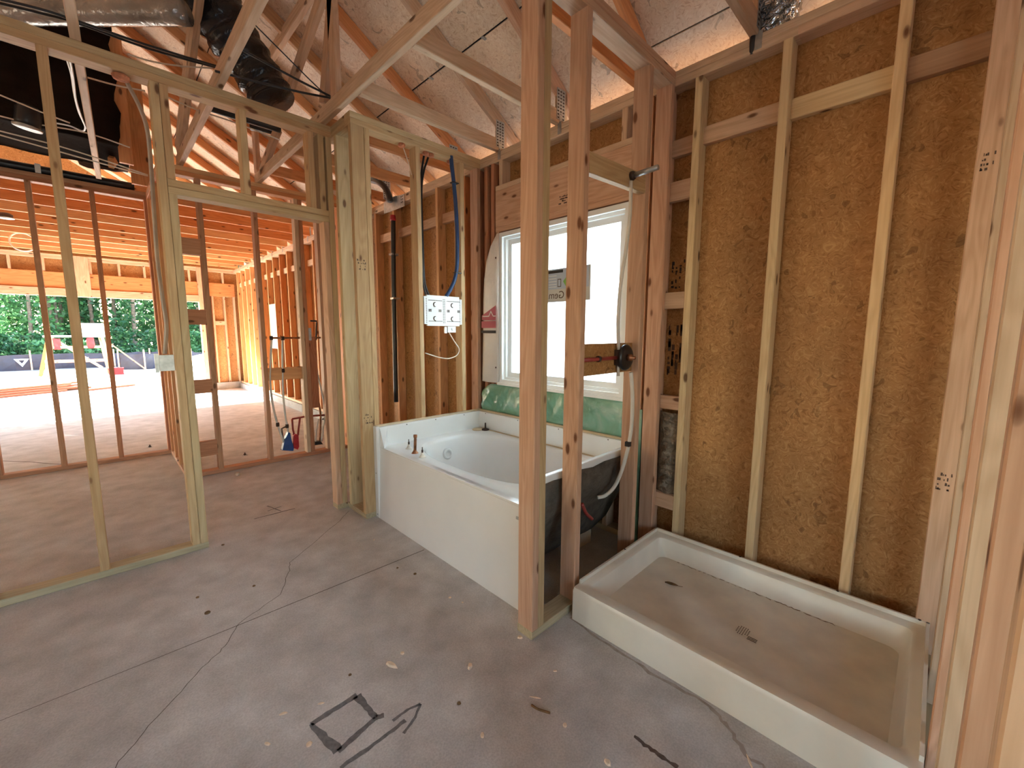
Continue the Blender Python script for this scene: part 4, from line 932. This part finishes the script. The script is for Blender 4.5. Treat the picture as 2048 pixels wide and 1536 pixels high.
def crumple(name, cx, cy, z0, z1, r0, r1, material, parent, seed):
    r_ = random.Random(seed); seg, nz = 30, 26; v = []; f = []
    for k in range(nz+1):
        t = k/nz
        for i in range(seg):
            a = 2*math.pi*i/seg; rr = r0+(r1-r0)*t; rr *= 1+.10*math.sin(3*a+9*t)+.09*math.sin(7*a-13*t+2)+r_.uniform(-.07, .07)
            v.append((cx+rr*math.cos(a)-t*2, cy+rr*math.sin(a), z0+(z1-z0)*t+r_.uniform(-.25, .25)))
    for k in range(nz):
        for i in range(seg): f.append((k*seg+i, k*seg+(i+1) % seg, (k+1)*seg+(i+1) % seg, (k+1)*seg+i))
    return mesh_obj(name, v, f, material, parent)
crumple('foil_skin', 4.5, -17.2, 107.5, 117, 3.6, 3.9, FOIL, fv, 4)
tube('black_tail', [(.5, -14.6, 104.4), (.1, -14.7, 107.5), (1.5, -14.9, 112), (2, -15, 116)], .55, BLACKP, fv, 8)

# ================================================================== WATER PIPING IN THE GARAGE PARTITION
YW = YB+1.9
def ppx(pts, y=YW): return [at(520+a/4.955, 620+b_/4.955, 'y', y) for a, b_ in pts]
cl = thing('cold_manifold', 'pale water pipes with dark fittings rising from a blue floor cap', 'water pipes', ppx([(280, 1385)])[0])
tube('header_pipe', ppx([(112, 277), (240, 278), (440, 275)]), .42, COPPER, cl, 8, False); tube('header_pipe', ppx([(500, 275), (690, 272)]), .42, COPPER, cl, 8, False)
tube('riser', ppx([(115, 280), (105, 500), (100, 700), (125, 930), (175, 1135), (240, 1320)]), .42, PEXW, cl, 8)
tube('riser', ppx([(222, 290), (222, 560), (230, 850), (250, 1040), (268, 1140), (285, 1260)]), .42, PEXW, cl, 8)
tube('loop', ppx([(268, 1150), (215, 1175), (222, 1230), (240, 1330)]), .32, BRONZE, cl, 8, False)
for q in ((112, 277), (225, 280), (228, 600), (175, 1135), (268, 1150)):
    c_ = ppx([q])[0]; lathe('fitting', [(.62, -.8), (.7, 0), (.62, .8)], c_, (0, 0, 1), BRONZE, cl, 10)
def cap(name, parent, poly, mt, depth=2.2):
    q = ppx(poly, YW-depth/2); q2 = [(a, b_+depth, c_) for a, b_, c_ in q]; k = len(q)
    return mesh_obj(name, q+q2, [tuple(range(k)), tuple(range(2*k-1, k-1, -1))]+[(i, i+k, (i+1) % k+k, (i+1) % k) for i in range(k)], mt, parent)
cap('floor_cap', cl, [(225, 1385), (245, 1290), (270, 1240), (280, 1212), (300, 1218), (310, 1280), (335, 1370), (330, 1398), (215, 1390)], BLUEC)
ht = thing('hot_manifold', 'dark red water pipes looping from a red floor cap', 'water pipes', ppx([(360, 1375)])[0])
tube('header_pipe', ppx([(318, 1080), (400, 1065), (470, 1052), (690, 1038)]), .42, PEXR, ht, 8, False)
tube('riser', ppx([(318, 1080), (325, 1180), (342, 1250)]), .42, PEXR, ht, 8, False); tube('riser', ppx([(396, 1068), (385, 1150), (376, 1240)]), .42, PEXR, ht, 8, False)
cap('floor_cap', ht, [(335, 1370), (332, 1250), (350, 1228), (382, 1240), (388, 1355), (375, 1385)], REDC)
w4 = thing('supply_stub', 'cluster of pale pipes with a black base right of the post in the partition', 'water pipes', ppx([(585, 1330)])[0])
w4['label'] = 'cluster of pale pipes with a black base between the last partition studs'
tube('riser', ppx([(545, 310), (560, 560), (600, 760), (640, 960), (640, 1050), (610, 1300)]), .36, PEXW, w4, 8); tube('riser', ppx([(548, 830), (590, 960), (600, 1100), (590, 1310)]), .45, COPPER, w4, 8)
tube('riser', ppx([(580, 1080), (560, 1200), (550, 1330)]), .3, PEXW, w4, 8); tube('tee', ppx([(615, 1080), (640, 1080), (640, 1100)]), .34, BRONZE, w4, 8, False)
tube('stub_out', ppx([(500, 108), (560, 110), (562, 130), (555, 300)]), .36, BRONZE, w4, 8, False)
cap('floor_cap', w4, [(545, 1340), (550, 1310), (600, 1300), (625, 1330)], BLACKP)
jb = thing('metal_box', 'galvanised outlet box on the partition stud beside the water pipes', 'junction box', ppx([(475, 250)])[0])
cap('box_body', jb, [(437, 180), (508, 178), (512, 300), (440, 305)], METAL, 1.8); boxes('knockout', [tuple(tuple(np.array(ppx([(470, 240)], YW-.95)[0])+d_) for d_ in ((-.4, -.06, -.4), (.4, .06, .4)))], INKS, jb)
for pts in (((338, 1168),), ):
    pass
for (u, v_) in ((300, 895), (490, 911)):
    o = thing('anchor_bolt', 'short anchor washer on the garage partition bottom plate', 'anchor', at(u, v_, 'z', 1.5), 'partition anchors')
    c_ = at(u, v_, 'z', 1.5); lathe('washer', [(1.1, 0), (1.0, .2)], c_, (0, 0, 1), METAL, o, 4); lathe('nut', [(.5, .2), (.5, .7), (.25, .7), (.25, 1.2)], c_, (0, 0, 1), BRONZE, o, 6)
wsn = thing('notice_sheet', 'white notice sheet with blue heading pinned to a garage stud', 'paper', (-.2, 290, 40))
q = [at(u, v_, 'x', -.15) for u, v_ in ((539, 612), (550, 612), (556, 668), (546, 675), (545, 705), (552, 707))]
y_a, y_b = at(539, 612, 'x', -.1)[1], at(551, 612, 'x', -.1)[1]
boxes('sheet', [((-.25, y_b, 40), (-.15, y_a, 72))], WHITE, wsn); boxes('heading', [((-.28, y_b+.5, 67), (-.26, y_a-.5, 71.5))], STICKB, wsn); boxes('printed_rows', [((-.28, y_b+1.5, z), (-.26, y_a-1.5, z+.7)) for z in (63, 59, 55, 51, 47, 43)], STICKG, wsn)

# ================================================================== SMALL THINGS ON THE FLOOR
chips = [((783, 1330), 1.3, .5, .3), ((805, 1307), .4, .3, .2), ((1040, 1275), .5, .4, .2), ((940, 1333), .7, .45, .3), ((475, 950), 1.1, .8, .8), ((1110, 1342), .35, .2, .1), ((1130, 1450), .4, .3, .15), ((1215, 1525), .5, .4, .2), ((965, 1470), .5, .25, .1), ((900, 1195), .3, .25, .12), ((925, 1205), .25, .2, .1), ((748, 1080), .25, .2, .1), ((1070, 1395), .9, .12, .08), ((568, 1427), .6, .25, .12), ((535, 1488), .5, .25, .12), ((618, 1488), .5, .4, .1), ((642, 1407), .5, .2, .1), ((1500, 1525), 1.1, .16, .1)]
for (u, v_), a, b_, h in chips:
    c_ = at(u, v_, 'z', 0); r_ = random.uniform(0, 3.1)
    pts = []
    for k in range(8):
        t = 2*math.pi*k/8; rr = random.uniform(.8, 1.1); x, y = a*rr*math.cos(t), b_*rr*math.sin(t); pts.append((c_[0]+x*math.cos(r_)-y*math.sin(r_), c_[1]+x*math.sin(r_)+y*math.cos(r_)))
    vv = [(x, y, 0.0) for x, y in pts]+[((x-c_[0])*.7+c_[0], (y-c_[1])*.7+c_[1], h) for x, y in pts]
    o = mesh_obj('wood_chip', vv, [tuple(range(7, -1, -1)), tuple(range(8, 16))]+[(i, (i+1) % 8, (i+1) % 8+8, i+8) for i in range(8)], CHIP)
    tag(o, 'pale splinter of wood lying on the bare slab', 'wood chip', 'wood chips on the slab')
for (u, v_), a in (((415, 1226), .5), ((508, 1172), .3), ((446, 1090), .35), ((830, 1148), .35), ((795, 1136), .25), ((700, 1350), .25), ((918, 1407), .3), ((395, 1195), .3)):
    c_ = at(u, v_, 'z', 0); o = lathe('dirt_clod', [(a*1.0, 0), (a*.9, a*.4), (a*.4, a*.7)], (c_[0], c_[1], 0), (0, 0, 1), LEAFD, None, 7); tag(o, 'tiny dark crumb of dirt on the bare slab', 'dirt crumb', 'dirt crumbs on the slab')
c_ = [at(u, v_, 'z', .1) for u, v_ in ((1063, 1410), (1075, 1418), (1090, 1423), (1100, 1426))]; o = tube('twig', c_, .16, LEAFD, seg=6); tag(o, 'thin dark twig on the slab before the stub wall', 'twig')

# ================================================================== OUTDOORS
def lumber(A, B, w=1.5, d=5.5):
    o = stick(None, 'lumber_board', A, B, d, w, random.choice((PINE_R, RUSSET, RUSSET)), (0, 1, 0)); tag(o, 'reddish board in the loose lumber pile outside the garage', 'board', 'boards in the lumber pile'); return o
dv = np.array([.87, .49]); nv = np.array([-.49, .87])
for layer, cnt in enumerate((6, 5, 4, 2)):
    for k in range(cnt):
        o_ = np.array([-182., 452.])+nv*(6.2*k+3*layer)+dv*random.uniform(-9, 9); L_ = random.uniform(72, 96); z = .7+1.56*layer
        lumber((*o_, z), (*(o_+dv*L_), z))
lumber((-104, 478, .7), (-72, 500, .7))
sw = thing('work_table', 'makeshift site table of sheet goods on sawhorses with ladders leaning', 'work table', (-115, 715, -2))
board(sw, 'top_sheet', (-139, 690, 44.5), (-84, 735, 46.5), SAND); board(sw, 'back_sheet', (-108, 716, 46.6), (-86, 718.5, 62), SAND)
for x in (-134, -91):
    for y in (694, 731): stick(sw, 'leg', (x+(-6 if x < -110 else 5), y, -2), (x, y, 44.5), 3.5, 1.8, PINE_Y, (1, 0, 0))
board(sw, 'brace', (-140, 693, 14), (-84, 694.8, 17.5), PINE); board(sw, 'brace', (-140, 731, 30), (-84, 732.8, 33), PINE)
stick(sw, 'brace', (-128, 694, 40), (-92, 694, 6), 3, 1.6, PINE, (0, 0, 1))
def ladder(A, B, wd, label):
    t = thing('ladder', label, 'ladder', (A[0], A[1], -2), 'ladders at the site table'); A = Vector(A); B = Vector(B)
    for s_ in (-wd/2, wd/2): stick(t, 'rail', A+Vector((0, s_, 0)), B+Vector((0, s_, 0)), 1.5, 3, LADDER if label.startswith('orange') else PINE, (0, 1, 0))
    for k in range(1, 6): 
        q = A.lerp(B, k/6.2); board(t, 'rung', (q[0]-.8, q[1]-wd/2, q[2]-.5), (q[0]+.8, q[1]+wd/2, q[2]+.5), METAL)
ladder((-146, 712, -2), (-135, 712, 47), 14, 'orange ladder propped under one end of the site table')
ladder((-82, 700, -2), (-90, 700, 50), 14, 'bare wooden ladder propped at the site table under the tall sheet')
stick_ = stick(None, 'prop_plank', (-48, 700, -1.6), (-84, 712, 38), 3.5, 1.5, PINE_Y, (0, 1, 0)); tag(stick_, 'long pale plank leaning against the site table', 'plank')
for x, z in ((-128, 30), (-100, 31)):
    o = blob('rag', (x-3, 690, z), (x+3, 693, z+13), REDC, None, int(-x), .5); tag(o, 'orange red cloth hanging from the site table', 'cloth', 'cloths on the site table')
tb = thing('tool_box', 'bright red tool box on the ground beside the site table', 'tool box', (-80, 684, -2)); boxes('body', [((-87, 679, -2), (-73, 690, 4.5))], REDC, tb); boxes('lid', [((-87.3, 678.6, 4.5), (-72.7, 690.4, 6))], REDC, tb); tube('handle', [(-83, 684.5, 6), (-80, 684.5, 8), (-77, 684.5, 6)], .35, BLACKP, tb, 6)
def fence(pts, h, label):
    t = thing('silt_fence', label, 'silt fence', (pts[0][0], pts[0][1], -2), 'silt fences at the yard edge'); v = []; f = []
    for i, (x, y) in enumerate(pts): v += [(x, y, -2.2), (x, y-1.2*(i % 2), h*.5), (x, y, h+random.uniform(-1, 1))]
    for i in range(len(pts)-1):
        for k in range(2): a = i*3+k; f.append((a, a+3, a+4, a+1))
    o = mesh_obj('fabric', v, f, TARP, t); o.modifiers.new('thickness', 'SOLIDIFY').thickness = .004
    for i in range(0, len(pts), 3): board(t, 'stake', (pts[i][0]-.8, pts[i][1]-1.5, -2.2), (pts[i][0]+.8, pts[i][1]+.1, h+6), PINE)
    return t
fe = fence([(-330+i*14, 840+6*math.sin(i)) for i in range(26)], 19, 'long black silt fence with a pale triangle emblem behind the site table')
for cx in (-170, -112):
    q = [(cx-7, 831.5, 14), (cx+7, 831.5, 14), (cx, 831.5, 3)]; q2 = [(cx-3, 831.5, 12.2), (cx+3, 831.5, 12.2), (cx, 831.5, 7.5)]
    mesh_obj('emblem', q+q2, [(0, 1, 4, 3), (1, 2, 5, 4), (2, 0, 3, 5)], STICKB, fe)
fence([(-75+i*9, 760+7*math.cos(i)) for i in range(16)], 20, 'sagging black silt fence half buried behind the white sand heap')
def mound(name, cx, cy, rx, ry, h, mt, label, cat, seed):
    r_ = random.Random(seed); v = []; f = []; n1, n2 = 28, 10
    for k in range(n2+1):
        t = k/n2
        for i in range(n1):
            a = 2*math.pi*i/n1; w = 1+.12*math.sin(3*a+seed)+.06*math.sin(7*a)
            v.append((cx+rx*t*w*math.cos(a), cy+ry*t*w*math.sin(a), -2.4+h*(math.cos(t*math.pi)*.5+.5)*(1+.1*r_.uniform(-1, 1))))
    for k in range(n2):
        for i in range(n1): f.append((k*n1+i, k*n1+(i+1) % n1, (k+1)*n1+(i+1) % n1, (k+1)*n1+i))
    o = mesh_obj(name, v, f, mt, smooth=True); tag(o, label, cat); return o
mound('sand_heap', 22, 735, 75, 55, 19, SAND, 'heap of white sand in front of the sagging silt fence', 'sand heap', 2)
mound('soil_patch', -215, 640, 95, 30, 2.2, MUD, 'low patch of dark raked topsoil beyond the lumber pile', 'soil', 5)
# grass tufts at the fence line
v = []; f = []
for i in range(2600):
    x = rng.uniform(-420, 260); y = rng.uniform(850, 1250); h = rng.uniform(3, 9); a = rng.uniform(0, 6.3); dx, dy = .8*math.cos(a), .8*math.sin(a); k = len(v)
    v += [(x-dx, y-dy, -2.2), (x+dx, y+dy, -2.2), (x+rng.uniform(-2, 2), y, -2.2+h)]; f.append((k, k+1, k+2))
go = mesh_obj('grass', v, f, GRASS); tag(go, 'rough grass growing beyond the silt fence', 'grass', kind='stuff')
def leaf_cloud(n_, rx, ry, z0, z1, size, seed):
    g = np.random.default_rng(seed); v = np.zeros((n_*4, 3)); 
    c1 = g.uniform(-1, 1, (int(n_/60)+1, 3)); c1[:, 2] = g.uniform(0, 1, len(c1)); idx = g.integers(0, len(c1), n_)
    p = c1[idx]+g.normal(0, .13, (n_, 3)); p[:, 0] *= rx; p[:, 1] *= ry; p[:, 2] = z0+np.clip(p[:, 2], 0, 1.05)*(z1-z0)
    a = g.normal(0, 1, (n_, 3)); a /= np.linalg.norm(a, axis=1)[:, None]; b_ = np.cross(a, g.normal(0, 1, (n_, 3))); b_ /= np.linalg.norm(b_, axis=1)[:, None]
    s_ = size*g.uniform(.6, 1.3, (n_, 1))
    v[0::4] = p-a*s_; v[1::4] = p+b_*s_*.5; v[2::4] = p+a*s_; v[3::4] = p-b_*s_*.5
    return v, [(4*i, 4*i+1, 4*i+2, 4*i+3) for i in range(n_)]
crowns = []
for s_ in range(3):
    v, f = leaf_cloud(4200, 66, 55, 6, 330, 6.0, 50+s_); me = bpy.data.meshes.new('foliage'); me.from_pydata([tuple(q) for q in v*K], [], f); crowns.append(me)
crd = []
for me, mt in zip(crowns, (LEAF1, LEAF1, LEAF2)): me.materials.append(mt)
for i, (x, y) in enumerate(((-400, 1330), (-330, 1260), (-255, 1400), (-190, 1290), (-120, 1380), (-60, 1280), (10, 1360), (80, 1270), (150, 1380), (230, 1300), (-290, 1650), (-150, 1680), (0, 1640), (140, 1660), (-420, 1700), (290, 1650))):
    t = thing('tree', 'leafy green tree at the wood edge beyond the yard', 'tree', (x, y, -2.2), 'trees at the wood edge')
    k = 2 if i >= 10 else i % 3
    o = bpy.data.objects.new('foliage', crowns[k]); COL.objects.link(o); o.parent = t; o.rotation_euler = (0, 0, random.uniform(0, 6)); o.scale = (1, 1, 1.0 if i < 10 else 1.5)
    for j in range(3):
        xx = x+random.uniform(-40, 40); yy = y+random.uniform(-60, 20)
        tube('trunk', [(xx, yy, -2.2), (xx+random.uniform(-10, 10), yy, 120), (xx+random.uniform(-20, 20), yy, 260)], lambda q, a=random.uniform(3, 5): a*(1-.5*q), BARK, t, 7, True, 3)
for i, (x, y) in enumerate(((-370, 1120), (-280, 1090), (-215, 1130), (-140, 1100), (-40, 1110), (60, 1100), (140, 1130))):
    v, f = leaf_cloud(1500, 42, 25, -2, 42+random.uniform(-12, 20), 4.0, 90+i); v = v+np.array([x, y, 0])
    t = thing('shrub', 'low leafy shrub at the foot of the wood edge', 'shrub', (x, y, -2.2), 'shrubs at the wood edge'); mesh_obj('foliage', v, f, LEAF1 if i % 2 else LEAF2, t)
nh = thing('reflector_house', 'white sided house shape added to bounce sunlight into the bathroom window', 'house', (430, 60, -6))  # added outside as a sunlit reflector to brighten window and tub
boxes('body', [((422, -220, -6), (600, 420, 128))], WHITE, nh)
for i in range(22): boxes('siding_board', [((420.4, -222, -4+6*i), (422.2, 422, 1.6+6*i))], VINYL, nh)
mesh_obj('roof', [(405, -235, 122), (405, 435, 122), (510, 435, 190), (510, -235, 190), (615, -235, 122), (615, 435, 122)], [(0, 3, 2, 1), (3, 4, 5, 2), (0, 4, 3), (1, 2, 5), (0, 1, 5, 4)], CURB, nh)
cb = thing('ceiling_box', 'small dark ceiling box between the garage ceiling chords', 'junction box', at(10, 432, 'z', 107))
c_ = at(10, 432, 'z', 107); lathe('box_body', [(2.6, 0), (2.6, 1.6), (1.6, 2.2)], (c_[0], c_[1], 106.2), (0, 0, 1), BRONZE, cb, 16); lathe('rim', [(3.0, -.3), (3.0, .1)], (c_[0], c_[1], 106.2), (0, 0, 1), METAL, cb, 16)
c_ = at(43, 472, 'z', 106); o = tube('cable_coil', [(c_[0]+5*math.cos(a*.45), c_[1]+.15*a, c_[2]-3+5*math.sin(a*.45)) for a in range(30)], .3, CABLEW, seg=6, n=2); tag(o, 'loop of pale cable hanging from the garage ceiling', 'cable')
